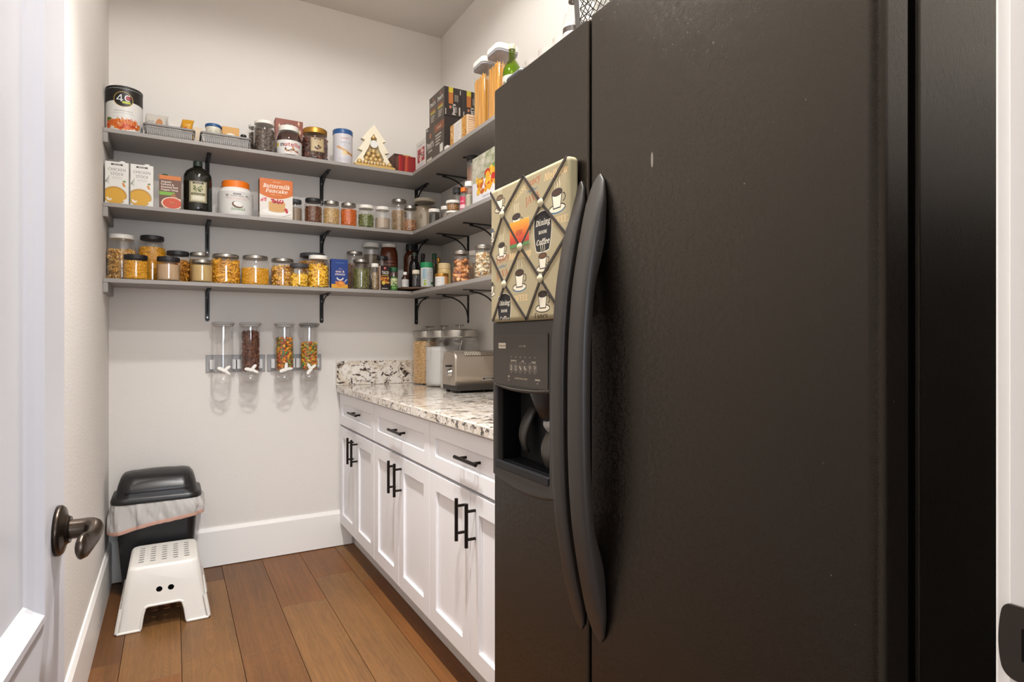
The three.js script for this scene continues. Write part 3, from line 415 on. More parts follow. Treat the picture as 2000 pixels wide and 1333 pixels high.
// ---------- printed labels ----------
const L = {
  shrimp: print(512, 512, (x, w, h) => { fill(x, '#f2efea', 0, 0, w, h); fill(x, '#171311', 0, 0, w, 165); x.fillStyle = '#f2efea'; x.beginPath(); x.ellipse(w / 2, 205, 330, 55, 0, PI, 0); x.fill(); oval(x, '#d8b45a', w / 2, 130, 92, 92); oval(x, '#14110f', w / 2, 130, 86, 86); oval(x, '#a3182c', w / 2 + 44, 108, 26, 26); words(x, '4', w / 2 - 32, 118, 118, '#fff', 'normal'); words(x, 'C', w / 2 + 36, 112, 100, '#fff', 'normal'); fill(x, '#c6cf3a', w / 2 - 10, 152, 76, 28); scrib(x, w / 2, 268, 180, 18, '#a9a9a5', 1); fill(x, '#b9b9b5', 150, 296, 210, 4); blobs(x, ['#d8491b', '#e5722a', '#c43d12', '#f0913c'], 70, 90, 390, 330, 90, 12, 34, 5); blobs(x, ['#5f7d22'], 4, 90, 360, 60, 30, 14, 24, 8); for (let i = 0; i < 14; i++) { x.strokeStyle = i % 2 ? '#e0641f' : '#f0a04c'; x.lineWidth = 9; x.beginPath(); x.moveTo(200 + i * 14, 350 + (i % 3) * 14); x.lineTo(220 + i * 14, 430); x.stroke(); } }),
  stock: print(320, 672, (x, w, h) => { fill(x, '#efece5', 0, 0, w, h); fill(x, '#2b1a1a', 80, 30, 160, 26); words(x, 'KIRKLAND', 160, 43, 20, '#efece5'); words(x, 'CHICKEN', 160, 125, 60, '#6b655f', 'normal', 'sans-serif', 270); words(x, 'STOCK', 160, 195, 60, '#6b655f', 'normal', 'sans-serif', 230); for (let i = 0; i < 3; i++) fill(x, '#c4beb6', 90, 240 + i * 14, 140, 4); blobs(x, ['#e08a24', '#d8701c'], 6, 240, 330, 34, 50, 12, 18, 2); blobs(x, ['#6d8a35'], 4, 240, 300, 40, 26, 10, 16, 3); x.strokeStyle = '#4f5a3d'; x.lineWidth = 4; for (let i = 0; i < 6; i++) { x.beginPath(); x.moveTo(4, 330); x.lineTo(56, 230 + i * 26); x.stroke(); } oval(x, '#d9d2c4', 130, 540, 172, 150); oval(x, '#c58d12', 130, 540, 160, 140); oval(x, '#e0a81c', 130, 548, 148, 126); blobs(x, ['#f0eadf'], 5, 20, 590, 60, 26, 12, 20, 4); blobs(x, ['#f0eadf'], 5, 250, 590, 44, 26, 12, 20, 9); x.fillStyle = '#efece5'; fill(x, '#efece5', 300, 400, 20, 272); }),
  soup: print(320, 576, (x, w, h) => { fill(x, '#d9771e', 0, 0, w, 70); fill(x, '#6a3f28', 0, 70, w, h - 70); words(x, 'Organic', 104, 112, 42, '#f3e7d6'); words(x, 'Tomato &', 118, 158, 42, '#f3e7d6'); words(x, 'Roasted Red', 150, 204, 42, '#f3e7d6', 'bold', 'sans-serif', 270); words(x, 'Pepper Soup', 150, 250, 42, '#f3e7d6', 'bold', 'sans-serif', 270); fill(x, '#79b22a', 0, 285, 230, 60); blobs(x, ['#c98f55', '#a8643a'], 12, 0, 360, w, 200, 30, 60, 5); oval(x, '#ead9bf', 190, 480, 160, 110); oval(x, '#d4491a', 190, 478, 140, 92); blobs(x, ['#f0b070', '#5d7a2b'], 6, 170, 460, 50, 30, 4, 10, 6); }),
  oil: print(320, 480, (x, w, h) => { fill(x, '#17150f', 0, 0, w, h); x.strokeStyle = '#cfc39a'; x.lineWidth = 8; x.strokeRect(16, 16, w - 32, h - 32); fill(x, '#cfc8a4', 30, 30, w - 60, h - 60); fill(x, '#2a1a16', 70, 36, w - 140, 34); words(x, 'KIRKLAND', w / 2, 53, 22, '#e9e3c9'); blobs(x, ['#5d6b2d', '#3d4520', '#7c8440'], 26, 90, 110, 140, 120, 8, 20, 7); x.strokeStyle = '#3b3a20'; x.lineWidth = 6; x.beginPath(); x.moveTo(90, 230); x.bezierCurveTo(150, 200, 140, 140, 230, 100); x.stroke(); fill(x, '#2d2a16', 44, 268, w - 88, 46); scrib(x, w / 2, 291, 200, 28, '#d8cf9a', 2); fill(x, '#e7e2cc', 60, 334, w - 120, 80);  }),
  coconut: print(640, 400, (x, w, h) => { fill(x, '#e9e6e1', 0, 0, w, h); const c = w / 2; fill(x, '#3a1a1c', c - 56, 40, 112, 28); words(x, 'KIRKLAND', c, 54, 19, '#fff'); words(x, 'ORGANIC VIRGIN', c, 92, 24, '#5d5a57'); words(x, 'COCONUT OIL', c, 138, 48, '#e7a8a0', 'normal'); oval(x, '#6d4a30', c + 6, 250, 84, 62, 0.3); oval(x, '#f6f3ef', c + 16, 238, 72, 46, 0.3); x.strokeStyle = '#4b8a3f'; x.lineWidth = 5; for (let i = 0; i < 22; i++) { x.beginPath(); x.moveTo(c - 90 + i * 10, 352); x.lineTo(c - 70 + i * 9, 296 + (i % 4) * 12); x.stroke(); } for (const k of [-150, 150]) { oval(x, '#8a8783', c + k, 80, 18, 18); for (let i = 0; i < 5; i++) fill(x, '#9d9a96', c + k - 30 + (k > 0 ? 40 : 0), 60 + i * 16, 60, 5); } }),
  pancake: print(480, 608, (x, w, h) => { fill(x, '#efe9e0', 0, 0, w, h); x.fillStyle = '#dc6f14'; x.beginPath(); x.moveTo(0, 0); x.lineTo(w, 0); x.lineTo(w, 230); x.quadraticCurveTo(w / 2, 370, 0, 240); x.fill(); scrib(x, 240, 44, 120, 16, '#f7e6cf', 3); words(x, 'Buttermilk', 240, 110, 84, '#fff5e6', 'italic bold', 'serif', 390); words(x, 'Pancake', 240, 182, 76, '#fff5e6', 'italic bold', 'serif', 320); scrib(x, 240, 240, 150, 16, '#f6c78e', 2); oval(x, '#f8f5f0', 250, 500, 210, 50); for (let i = 0; i < 6; i++) { oval(x, '#b06a24', 250, 482 - i * 24, 122, 24); oval(x, '#e9bb72', 250, 477 - i * 24, 122, 22); } blobs(x, ['#b3202c', '#d23a44', '#8e1722'], 22, 160, 318, 180, 40, 12, 22, 4); blobs(x, ['#c8404a', '#e9a0a4'], 10, 10, 310, 80, 40, 14, 26, 9); blobs(x, ['#c02634'], 5, 370, 440, 60, 60, 14, 26, 2); fill(x, '#d9d2c8', 0, 560, w, 48); x.strokeStyle = '#8d8378'; x.lineWidth = 6; x.beginPath(); x.moveTo(330, 570); x.lineTo(460, 520); x.stroke(); }),
  pancakeSide: print(128, 512, (x, w, h) => { fill(x, '#4a2f20', 0, 0, w, h); for (let i = 0; i < 16; i++) fill(x, '#b99a7d', 20, 120 + i * 18, 88, 5); fill(x, '#e0d6c8', 18, 430, 92, 60); }),
  nutella: print(512, 288, (x, w, h) => { fill(x, '#efece8', 0, 0, w, h); words(x, 'n', 118, 92, 116, '#241a18', 'bold'); words(x, 'utella', 288, 92, 112, '#b81e22', 'bold', 'sans-serif', 280); blobs(x, ['#e3d3bc', '#c98f55'], 8, 140, 170, 230, 60, 24, 44, 5, 0.4); blobs(x, ['#5b2c14'], 6, 170, 180, 200, 40, 14, 30, 6, 0.4); x.strokeStyle = '#b9552b'; x.lineWidth = 14; x.beginPath(); x.moveTo(300, 200); x.lineTo(430, 262); x.stroke(); oval(x, '#f3c83c', 30, 90, 24, 40); }),
  cookies: print(320, 512, (x, w, h) => { fill(x, '#94452c', 0, 0, w, h); fill(x, '#5a1f16', 104, 46, 116, 22); words(x, 'KIRKLAND', 162, 57, 18, '#f0dcc8'); for (const [a, b] of [[44, 90], [270, 30], [284, 130], [60, 200], [250, 220]]) { x.fillStyle = '#e9c9a0'; x.beginPath(); x.moveTo(a, b - 34); x.lineTo(a + 14, b); x.lineTo(a, b + 34); x.lineTo(a - 14, b); x.fill(); } }),
  chocs: print(320, 320, (x, w, h) => { fill(x, '#cdb78c', 0, 0, w, h); x.strokeStyle = '#5a3a1e'; x.lineWidth = 8; x.strokeRect(12, 12, w - 24, h - 24); fill(x, '#4a1c14', 84, 20, 152, 30); words(x, 'KIRKLAND', 160, 35, 20, '#f0e0c0'); scrib(x, 160, 92, 150, 22, '#a08650', 3); scrib(x, 160, 126, 190, 14, '#a08650', 4); blobs(x, ['#4a2a16', '#6d4322', '#2f1a0e'], 12, 80, 190, 150, 60, 20, 34, 5); blobs(x, ['#e8d3a2'], 3, 140, 210, 60, 30, 10, 16, 6); }),
  wafers: print(512, 480, (x, w, h) => { fill(x, '#dedbe0', 0, 0, w, h); scrib(x, w / 2, 66, 130, 26, '#b9473c', 1); scrib(x, w / 2, 140, 140, 40, '#9aa3b4', 2); scrib(x, w / 2, 190, 70, 18, '#9aa3b4', 3); x.lineWidth = 34; x.strokeStyle = '#d9a765'; x.beginPath(); x.moveTo(110, 210); x.lineTo(420, 350); x.stroke(); x.lineWidth = 34; x.strokeStyle = '#c98e4e'; x.beginPath(); x.moveTo(220, 300); x.lineTo(440, 330); x.stroke(); oval(x, '#f0d9a8', 250, 320, 44, 38); for (let i = 0; i < 4; i++) fill(x, '#bfbcc6', 140, 400 + i * 16, 230, 5); }),
  coffeeFront: print(384, 320, (x, w, h) => { fill(x, '#493b30', 0, 0, w, h); x.fillStyle = '#8b4a24'; x.fillRect(186, 30, 198, 66); scrib(x, 285, 64, 90, 22, '#e9d5c0', 2); words(x, "Peet's", 96, 168, 82, '#f2ece4', 'bold', 'serif', 150); words(x, 'COFFEE', 96, 222, 24, '#f2ece4'); oval(x, '#b5683e', 100, 88, 18, 24); for (let i = 0; i < 4; i++) fill(x, '#d9d0c4', 210, 122 + i * 26, 120 - i * 12, 10); fill(x, '#ece8e0', 300, 222, 62, 70); fill(x, '#d9d0c4', 20, 280, 110, 22); fill(x, '#d9d0c4', 10, 12, 40, 16); }),
  coffeeEnd: print(256, 384, (x, w, h) => { fill(x, '#54483e', 0, 0, w, h); words(x, "Peet's", 128, 110, 78, '#efe9e0', 'bold', 'serif', 190); oval(x, '#b5683e', 132, 50, 16, 18); fill(x, '#8b4a24', 40, 176, 176, 36); fill(x, '#b5a23a', 40, 212, 176, 38);  for (let i = 0; i < 3; i++) fill(x, '#cfc6ba', 60, 276 + i * 30, 130 - i * 20, 12); }),
  coffeeSide: print(320, 384, (x, w, h) => { fill(x, '#271c17', 0, 0, w, h); fill(x, '#c8b52a', 80, 0, 80, 70); fill(x, '#b4692a', 80, 70, 80, 150); x.save(); x.translate(176, 290); x.rotate(-PI / 2); words(x, "Peet's", 0, 0, 80, '#f2ece4', 'bold', 'serif', 150); words(x, 'COFFEE', 0, 46, 22, '#cfc6ba'); x.restore(); oval(x, '#c07a58', 112, 264, 20, 22); for (let i = 0; i < 3; i++) fill(x, '#9d9285', 190 + i * 24, 90, 12, 90); fill(x, '#c9c0b2', 264, 250, 26, 110); fill(x, '#c9c0b2', 284, 20, 14, 60); fill(x, '#c9c0b2', 20, 290, 14, 80); }),
  crackers: print(448, 256, (x, w, h) => { fill(x, '#efe9df', 0, 0, w, h); const strip = (a, b) => { fill(x, '#d9952a', a, 0, b, h); x.strokeStyle = '#f3d79a'; x.lineWidth = 6; for (let i = 0; i < 10; i++) { x.beginPath(); x.moveTo(a, i * 40); x.lineTo(a + b, i * 40 - 50); x.stroke(); } blobs(x, ['#a8661a', '#f6e3b0'], 10, a, 20, b, 220, 8, 16, a); }; strip(0, 96); strip(310, 130); for (let i = 0; i < 6; i++) fill(x, '#c2bdd0', 130, 40 + i * 32, 130 - (i % 3) * 24, 8); }),
  crackersEnd: print(160, 256, (x, w, h) => { fill(x, '#ecd0ae', 0, 0, w, h); for (let i = 0; i < 9; i++) fill(x, i < 2 ? '#8d4a22' : '#c99a70', 16, 26 + i * 26, 128 - (i % 4) * 18, 7); }),
  card: print(256, 320, (x, w, h) => { fill(x, '#ece8e4', 0, 0, w, h); scrib(x, 128, 46, 150, 26, '#7a7290', 3); fill(x, '#b03540', 40, 86, 180, 150); blobs(x, ['#f1d8d0', '#e8b9b0'], 12, 70, 100, 110, 110, 16, 36, 5); blobs(x, ['#1f1516'], 5, 60, 130, 130, 80, 12, 22, 7); for (let i = 0; i < 3; i++) fill(x, '#b9c7d6', 60, 254 + i * 20, 140, 8); }),
  redBox: print(256, 256, (x, w, h) => { fill(x, '#9c0d10', 0, 0, w, h); const g = x.createLinearGradient(0, 0, w, 0); g.addColorStop(0, '#c2181a'); g.addColorStop(0.3, '#7a0608'); g.addColorStop(0.45, '#c94a2c'); g.addColorStop(0.6, '#8c0b0d'); x.fillStyle = g; x.fillRect(0, 0, w, h); x.strokeStyle = '#d98a4a'; x.lineWidth = 5; x.beginPath(); x.moveTo(90, 256); x.bezierCurveTo(110, 160, 90, 90, 130, 0); x.stroke(); }),
  darkBox: print(256, 256, (x, w, h) => { fill(x, '#3a1511', 0, 0, w / 2, h); fill(x, '#d2b06a', w / 2, 0, w / 2, h); scrib(x, 64, 36, 90, 18, '#b59a8a', 3); }),
  mac: print(288, 512, (x, w, h) => { fill(x, '#123a86', 0, 0, w, h); fill(x, '#5f86b8', 70, 60, 160, 8); scrib(x, 150, 166, 70, 20, '#e8c9c0', 2); words(x, 'mac &', 150, 216, 52, '#f3dcd3'); words(x, 'cheese', 150, 264, 52, '#f3dcd3'); x.strokeStyle = '#f3e4da'; x.lineWidth = 22; x.beginPath(); x.arc(150, 310, 56, 0.25, PI - 0.25); x.stroke(); fill(x, '#e3a52a', 0, 440, w, 72); blobs(x, ['#e2802a', '#f0a34c', '#c9661c'], 40, 80, 400, 140, 60, 14, 26, 5); x.strokeStyle = '#d9d9e0'; x.lineWidth = 12; x.beginPath(); x.moveTo(226, 400); x.lineTo(270, 348); x.stroke(); }),
  taco: print(256, 512, (x, w, h) => { fill(x, '#20100e', 0, 0, w, h); fill(x, '#c8ab94', 0, 0, 18, h); fill(x, '#a3202a', 96, 24, 60, 54); fill(x, '#f3e7dc', 108, 36, 36, 14); words(x, 'TACO', 136, 142, 84, '#f6efe2', 'bold', 'sans-serif', 170); fill(x, '#d9b65a', 60, 190, 150, 14); blobs(x, ['#d98a2a', '#b4601c', '#e9b44c', '#7a3a14'], 46, 40, 230, 180, 120, 14, 34, 6); oval(x, '#e3c14a', 92, 356, 44, 40); blobs(x, ['#2b1a14'], 8, 120, 390, 110, 40, 16, 30, 3); fill(x, '#e9e2d4', 50, 468, 150, 10); }),
  greenTab: print(192, 384, (x, w, h) => { fill(x, '#3f7a33', 0, 0, w, h); fill(x, '#d9d7a8', 0, 40, w, 210);  blobs(x, ['#5d8b3c', '#3f6a2c'], 14, 40, 120, 110, 110, 10, 22, 4); fill(x, '#77a84f', 40, 290, 112, 40); }),
  parmesan: print(448, 448, (x, w, h) => { fill(x, '#dfe1de', 0, 0, w, h); const g = x.createLinearGradient(0, 0, 200, 0); g.addColorStop(0, '#69a7c9'); g.addColorStop(1, '#dfe1de'); x.fillStyle = g; x.fillRect(60, 0, 160, 260); scrib(x, 240, 110, 120, 30, '#8f9aa4', 2); scrib(x, 240, 168, 180, 30, '#a98a94', 3); fill(x, '#1f7a4c', 270, 330, 110, 60); blobs(x, ['#b7d04a', '#88b32e'], 10, 90, 290, 60, 130, 14, 26, 4); for (let i = 0; i < 3; i++) fill(x, '#b9bdc2', 170, 216 + i * 26, 160, 8); }),
  dijon: print(256, 224, (x, w, h) => { fill(x, '#d8c292', 0, 0, w, h); scrib(x, 128, 70, 130, 40, '#5a4226', 2); scrib(x, 128, 126, 150, 18, '#8a7250', 3); }),
  plain: print(256, 192, (x, w, h) => { fill(x, '#e6e4e2', 0, 0, w, h); for (let i = 0; i < 4; i++) fill(x, '#b6b3b4', 60, 40 + i * 30, 136 - (i % 2) * 40, 8); }),
  brownTub: print(320, 256, (x, w, h) => { fill(x, '#5a2414', 0, 0, w, h); scrib(x, 160, 62, 110, 20, '#c98d6a', 2); fill(x, '#b0785a', 70, 104, 180, 8); fill(x, '#d9b79c', 190, 190, 60, 16); fill(x, '#c98d6a', 80, 160, 24, 16); }),
  pastaBox: print(448, 448, (x, w, h) => { fill(x, '#b4b09c', 0, 0, w, h); const q = rng(4); for (let i = 0; i < 60; i++) oval(x, `rgba(${q() > 0.5 ? '225,222,205' : '120,135,90'},0.35)`, q() * w, q() * 200, 16 + q() * 44, 8 + q() * 20, q() * 3); oval(x, '#6f8f4a', 330, 190, 130, 40, -0.3); fill(x, '#e8e6ea', 0, 250, w, 198); blobs(x, ['#e59a1f', '#f2c142', '#c9661c'], 26, 90, 230, 90, 130, 16, 34, 6); blobs(x, ['#e8a11e', '#f4cb4e', '#c8321f', '#f0b030'], 44, 230, 180, 210, 170, 18, 40, 8); oval(x, '#cc2d22', 350, 260, 34, 30); scrib(x, 260, 408, 150, 26, '#8b8d99', 2); }),
  oliveLabel: print(384, 320, (x, w, h) => { fill(x, '#e9e4d6', 0, 0, w, h); fill(x, '#dd9440', 232, 0, 44, h); for (let i = 0; i < 7; i++) fill(x, '#8d8f8a', 290, 40 + i * 36, 80, 8); blobs(x, ['#7d9c8d', '#4f7a52', '#d98a74'], 12, 50, 80, 120, 120, 12, 28, 3);  }),
  vodka: print(384, 320, (x, w, h) => { fill(x, '#dedbd8', 0, 0, w, h); fill(x, '#4a3d36', 0, 30, w, 40); scrib(x, 192, 200, 200, 40, '#9b9da3', 2); }),
  crisps: print(256, 160, (x, w, h) => { fill(x, '#d9d2c8', 0, 0, w, h); oval(x, '#c98a55', 150, 90, 44, 60, 0.4); scrib(x, 60, 60, 60, 20, '#8d8a86', 2); fill(x, '#b9b2aa', 20, 120, 120, 8); }),
  yellowBag: print(192, 160, (x, w, h) => { fill(x, '#dfa01f', 0, 0, w, h); oval(x, '#c23a22', 70, 96, 36, 30); scrib(x, 110, 44, 90, 20, '#fff3d2', 3); }),
  tub: print(320, 160, (x, w, h) => { fill(x, '#e3ddcc', 0, 0, w, h); scrib(x, 160, 56, 120, 26, '#8a9a62', 2); oval(x, '#c8b98a', 160, 118, 56, 26); }),
  yellowBox: print(256, 192, (x, w, h) => { fill(x, '#d69a2c', 0, 0, w, h); oval(x, '#ece4cf', 128, 120, 100, 62); scrib(x, 128, 110, 90, 26, '#a8822e', 2); scrib(x, 128, 146, 70, 16, '#a8822e', 3); }),
  pink: print(192, 256, (x, w, h) => { fill(x, '#d3345c', 0, 0, w, h); fill(x, '#efc9cc', 0, 150, w, 70); scrib(x, 96, 90, 120, 30, '#fbe6ea', 2); }),
};

// ---------- things on the top shelf ----------
const S1 = 2.116, S2 = 1.787, S3 = 1.452, TT = 1.472, CT = 0.92, SIDE = -PI / 2;
const stripe = (c) => paint(c, 0.5);
{
  const t = thing('food_canister', 'tall white and black canister with a shrimp picture at the left wall', 'canister', [-0.193, S1, -3.27]);
  mesh('drum', lathe([[0.0001, 0.003], [0.069, 0.003], [0.0705, 0], [0.072, 0.002], [0.072, 0.2], [0.07, 0.203], [0.0001, 0.203]], 40), paint('#ebe8e2', 0.4), t);
  mesh('label', new THREE.CylinderGeometry(0.0725, 0.0725, 0.19, 36, 1, true, -1.5, 3.0).translate(0, 0.1, 0), L.shrimp, t); mesh('lid', lidGeo(0.073, 0.012).translate(0, 0.196, 0), lids.black, t);
}
function basket(label, x, w) {
  const d = 0.17, h = 0.056, t = thing('plastic_basket', label, 'basket', [x, S1, -3.184 - d / 2], 0, 'grey woven plastic baskets'), M1 = paint('#85827f', 0.5), k = 0.93;
  mesh('rim', (() => { const s = rectShape(w, d, 0.02); s.holes.push(rectShape(w - 0.016, d - 0.016, 0.014, 0, 0, THREE.Path)); return extrude(s, 0.009, 0.002).rotateX(-PI / 2).translate(0, h - 0.009, 0); })(), M1, t);
  mesh('base', extrude(rectShape(w * k, d * k, 0.016), 0.008, 0.001).rotateX(-PI / 2), M1, t);
  const bars = []; const side = (L, n, off, turn) => { for (let i = 0; i <= n; i++) { const u = (i / n - 0.5) * (L - 0.03), g = box(0.0058, h - 0.012, 0.003, 0, 0, 0, 0); g.rotateX(-Math.atan((off * (1 - k)) / h)); g.translate(u * (k + 1) / 2, h / 2, off * (k + 1) / 2); g.rotateY(turn); bars.push(g); } for (let j = 1; j <= 4; j++) { const f = j / 5, g = box((L - 0.02) * lerp(k, 1, f), 0.0056, 0.0034, 0, 0.008 + (h - 0.017) * f, off * lerp(k, 1, f), 0); g.rotateY(turn); bars.push(g); } };
  side(w, 22, d / 2 - 0.004, 0); side(w, 22, d / 2 - 0.004, PI); side(d, 15, w / 2 - 0.004, PI / 2); side(d, 15, w / 2 - 0.004, -PI / 2);
  mesh('woven_side', join(bars), M1, t);
}
basket('grey woven plastic basket holding white packets, beside the shrimp canister', -0.012, 0.212);
basket('grey woven plastic basket holding a blue-lidded tub and a yellow box', 0.226, 0.224);
function pouch(name, label, x, z, w, h, front, tilt = 0, turn = 0) {
  const t = thing(name, label, 'packet', [x, S1 + 0.009, z], turn), rings = [];
  for (let i = 0; i <= 10; i++) { const f = i / 10, y = h * f, th = 0.018 * Math.sin(PI * Math.min(1, f * 0.92 + 0.06)) + 0.0012; rings.push(roundRing(w * (1 - 0.06 * Math.sin(PI * f)), th * 2, th, y, 0.004 * Math.sin(f * 7), 0, 4)); }
  const g = loft(rings); const uv = g.attributes.uv, p = g.attributes.position; for (let i = 0; i < uv.count; i++) uv.setXY(i, p.getX(i) / w + 0.5, p.getY(i) / h); g.rotateX(tilt); mesh('pouch', g, front, t);
}
pouch('snack_packet', 'white packet with tan print at the left in the first grey basket', -0.064, -3.24, 0.09, 0.108, L.crisps, -0.1); pouch('snack_packet', 'plain white packet in the middle of the first grey basket', 0.016, -3.26, 0.08, 0.108, paint('#d6d1cb', 0.4), -0.15, 0.05); pouch('snack_packet', 'yellow and red packet at the right end of the first grey basket', 0.062, -3.222, 0.05, 0.1, L.yellowBag, -0.05, -0.1);
jar('spread_tub', 'cream tub with a dark blue lid in the second grey basket', 'tub', [0.172, S1 + 0.009, -3.24], { r: 0.034, h: 0.098, lid: 'blue', lidH: 0.014, neck: 0.97, shoulder: 0.12, glass: paint('#e3ddcc', 0.4), body: 'tub', print: [L.tub, 0.03, 0.078, 2.6] });
carton('wafer_box', 'small yellow box standing in the second grey basket', 'box', [0.247, S1 + 0.009, -3.24], 0, [0.076, 0.097, 0.04], [stripe('#d69a2c'), stripe('#d69a2c'), stripe('#d69a2c'), stripe('#d69a2c'), L.yellowBox]);
jar('spice_bottle', 'tiny dark bottle at the right end of the second grey basket', 'bottle', [0.306, S1 + 0.009, -3.24], { r: 0.014, h: 0.074, lid: 'black', lidH: 0.012, neck: 0.75, glass: paint('#2a1d16', 0.3), body: 'body' });
{ const t = thing('paper_bag', 'cream paper bag standing between the two grey baskets', 'bag', [0.104, S1, -3.37]); mesh('bag', loft([roundRing(0.05, 0.05, 0.004, 0), roundRing(0.05, 0.05, 0.004, 0.07), roundRing(0.05, 0.03, 0.003, 0.11), roundRing(0.05, 0.006, 0.002, 0.125)].map((r) => r)), paint('#dccbb4', 0.8), t); }
const DARKBEAN = ['#4a3a30', '#5d4a3c', '#372a22', '#6d5a4a'];
jar('food_jar', 'white-lidded clear jar of dark chocolate chips, in front of its twin', 'jar', [0.402, S1, -3.234], { r: 0.05, h: 0.161, lid: 'white', neck: 0.86, shoulder: 0.2, fill: ['bean', DARKBEAN, 0.8] });
jar('food_jar', 'half-hidden clear jar of dark chocolate chips right behind its twin', 'jar', [0.378, S1, -3.33], { r: 0.042, h: 0.17, lid: 'white', neck: 0.86, shoulder: 0.2, fill: ['bean', DARKBEAN, 0.8] });
carton('biscuit_box', 'red-brown biscuit box standing behind the hazelnut spread', 'box', [0.536, S1, -3.35], 0, [0.138, 0.228, 0.055], [stripe('#8b3f28'), stripe('#8b3f28'), stripe('#a5502f'), stripe('#8b3f28'), L.cookies]);
jar('spread_jar', 'hazelnut spread jar with a white lid and red lettering', 'jar', [0.521, S1, -3.247], { r: 0.0632, h: 0.159, lid: 'white', lidH: 0.026, neck: 0.72, shoulder: 0.42, fill: ['grain', ['#4a2212'], 0.86], print: [L.nutella, 0.006, 0.078, 2.5] });
jar('food_jar', 'jar of chocolates with a gold lid and a cream label', 'jar', [0.653, S1, -3.25], { r: 0.066, h: 0.169, lid: 'gold', lidH: 0.028, neck: 0.88, shoulder: 0.22, fill: ['nut', ['#4a2416', '#5d2f1c', '#3a1a10', '#6d3a24'], 0.8], print: [L.chocs, 0.04, 0.112, 1.05] });
{
  const t = thing('food_canister', 'pale canister of wafer rolls with a dark blue lid', 'canister', [0.794, S1, -3.235]); mesh('drum', lathe([[0.0001, 0.002], [0.048, 0.002], [0.0495, 0], [0.0505, 0.003], [0.0505, 0.175], [0.0001, 0.178]], 36), paint('#dedbe0', 0.4), t);
  mesh('label', new THREE.CylinderGeometry(0.0509, 0.0509, 0.15, 30, 1, true, -1.5, 3).translate(0, 0.08, 0), L.wafers, t); mesh('lid', lidGeo(0.0525, 0.026).translate(0, 0.158, 0), lids.blue, t);
}
{
  // a card Christmas tree with gold foil chocolates
  const t = thing('chocolate_tree', 'white card Christmas tree filled with gold foil chocolates', 'gift box', [0.963, S1, -3.26]), s = new THREE.Shape(), P = [[0.108, 0.028], [0.062, 0.098], [0.086, 0.104], [0.05, 0.158], [0.068, 0.166], [0, 0.252]];
  s.moveTo(-0.108, 0.02); s.lineTo(0.108, 0.02); P.forEach(([x, y]) => s.lineTo(x, y)); [...P].reverse().slice(1).forEach(([x, y]) => s.lineTo(-x, y)); s.closePath();
  const hp = new THREE.Path(); hp.moveTo(-0.05, 0.046); hp.lineTo(0.05, 0.046); hp.lineTo(0.058, 0.064); hp.lineTo(0.03, 0.118); hp.lineTo(0.014, 0.165); hp.lineTo(0.018, 0.172); hp.lineTo(0, 0.198); hp.lineTo(-0.018, 0.172); hp.lineTo(-0.014, 0.165); hp.lineTo(-0.03, 0.118); hp.lineTo(-0.058, 0.064); hp.closePath(); s.holes.push(hp);
  mesh('card_frame', extrude(s, 0.03, 0.002), paint('#e9e0c9', 0.5), t); mesh('back_card', extrude((() => { const b = new THREE.Shape(); b.moveTo(-0.08, 0.03); b.lineTo(0.08, 0.03); b.lineTo(0, 0.215); b.closePath(); return b; })(), 0.003).translate(0, 0, 0.001), paint('#d3bd90', 0.5), t);
  mesh('tray', span(-0.112, 0.112, 0, 0.02, -0.01, 0.062, 0.004), paint('#c7a45c', 0.4), t); mesh('seal', put(cyl(0.021, 0.003, 0, 0, 0, 24), 0, 0.142, 0.03, PI / 2), paint('#dfe0dc', 0.4), t);
  const foil = std('#d8bc84', 0.34, { metalness: 0.6 }), ball = new THREE.IcosahedronGeometry(0.0145, 2); { const p = ball.attributes.position, q = rng(8); for (let i = 0; i < p.count; i++) { const k = 1 + 0.05 * noise(p.getX(i) * 300, p.getY(i) * 300 + p.getZ(i) * 200); p.setXYZ(i, p.getX(i) * k, p.getY(i) * k, p.getZ(i) * k); } ball.computeVertexNormals(); void q; }
  for (const [x, y, z] of [[0, 0.184, 0.016], [0, 0.106, 0.018], [-0.027, 0.088, 0.018], [0.027, 0.088, 0.018], [0, 0.078, 0.02], [-0.038, 0.062, 0.018], [-0.013, 0.06, 0.018], [0.013, 0.06, 0.018], [0.038, 0.062, 0.018], [-0.084, 0.032, 0.046], [-0.05, 0.032, 0.046], [-0.017, 0.032, 0.046], [0.017, 0.032, 0.046], [0.05, 0.032, 0.046], [0.084, 0.032, 0.046]]) mesh('chocolate', ball, foil, t).position.set(x, y, z);
}
carton('chocolate_box', 'dark brown and gold box behind the shiny red box', 'box', [1.135, S1, -3.335], 0, [0.098, 0.117, 0.17], [stripe('#5a3220'), stripe('#5a3220'), stripe('#b99a62'), stripe('#5a3220'), L.darkBox]);
carton('chocolate_box', 'shiny red box at the front corner of the top shelf', 'box', [1.138, S1, -3.212], 0, [0.099, 0.09, 0.06], [stripe('#8a1510'), stripe('#6b3a28'), stripe('#a11512'), stripe('#8a1510'), L.redBox]);
carton('sweet_box', 'white box with a red picture beside the brown coffee boxes', 'box', [1.205, S1, -3.088], SIDE, [0.15, 0.158, 0.045], [stripe('#e3dfda'), stripe('#e3dfda'), stripe('#e3dfda'), stripe('#e3dfda'), L.card]);
carton('coffee_box', 'large brown coffee box carrying three smaller coffee boxes', 'box', [1.262, S1, -2.885], SIDE, [0.246, 0.19, 0.165], [stripe('#241a15'), stripe('#241a15'), stripe('#33271f'), stripe('#241a15'), L.coffeeFront]);
carton('sweet_packet', 'tiny white and red packet between the coffee box and the cracker box', 'packet', [1.18, S1, -2.722], SIDE, [0.034, 0.022, 0.018], [stripe('#d9d2cc'), stripe('#d9d2cc'), stripe('#b04038'), stripe('#d9d2cc'), stripe('#d9d2cc')]);
const cSide = L.coffeeSide;
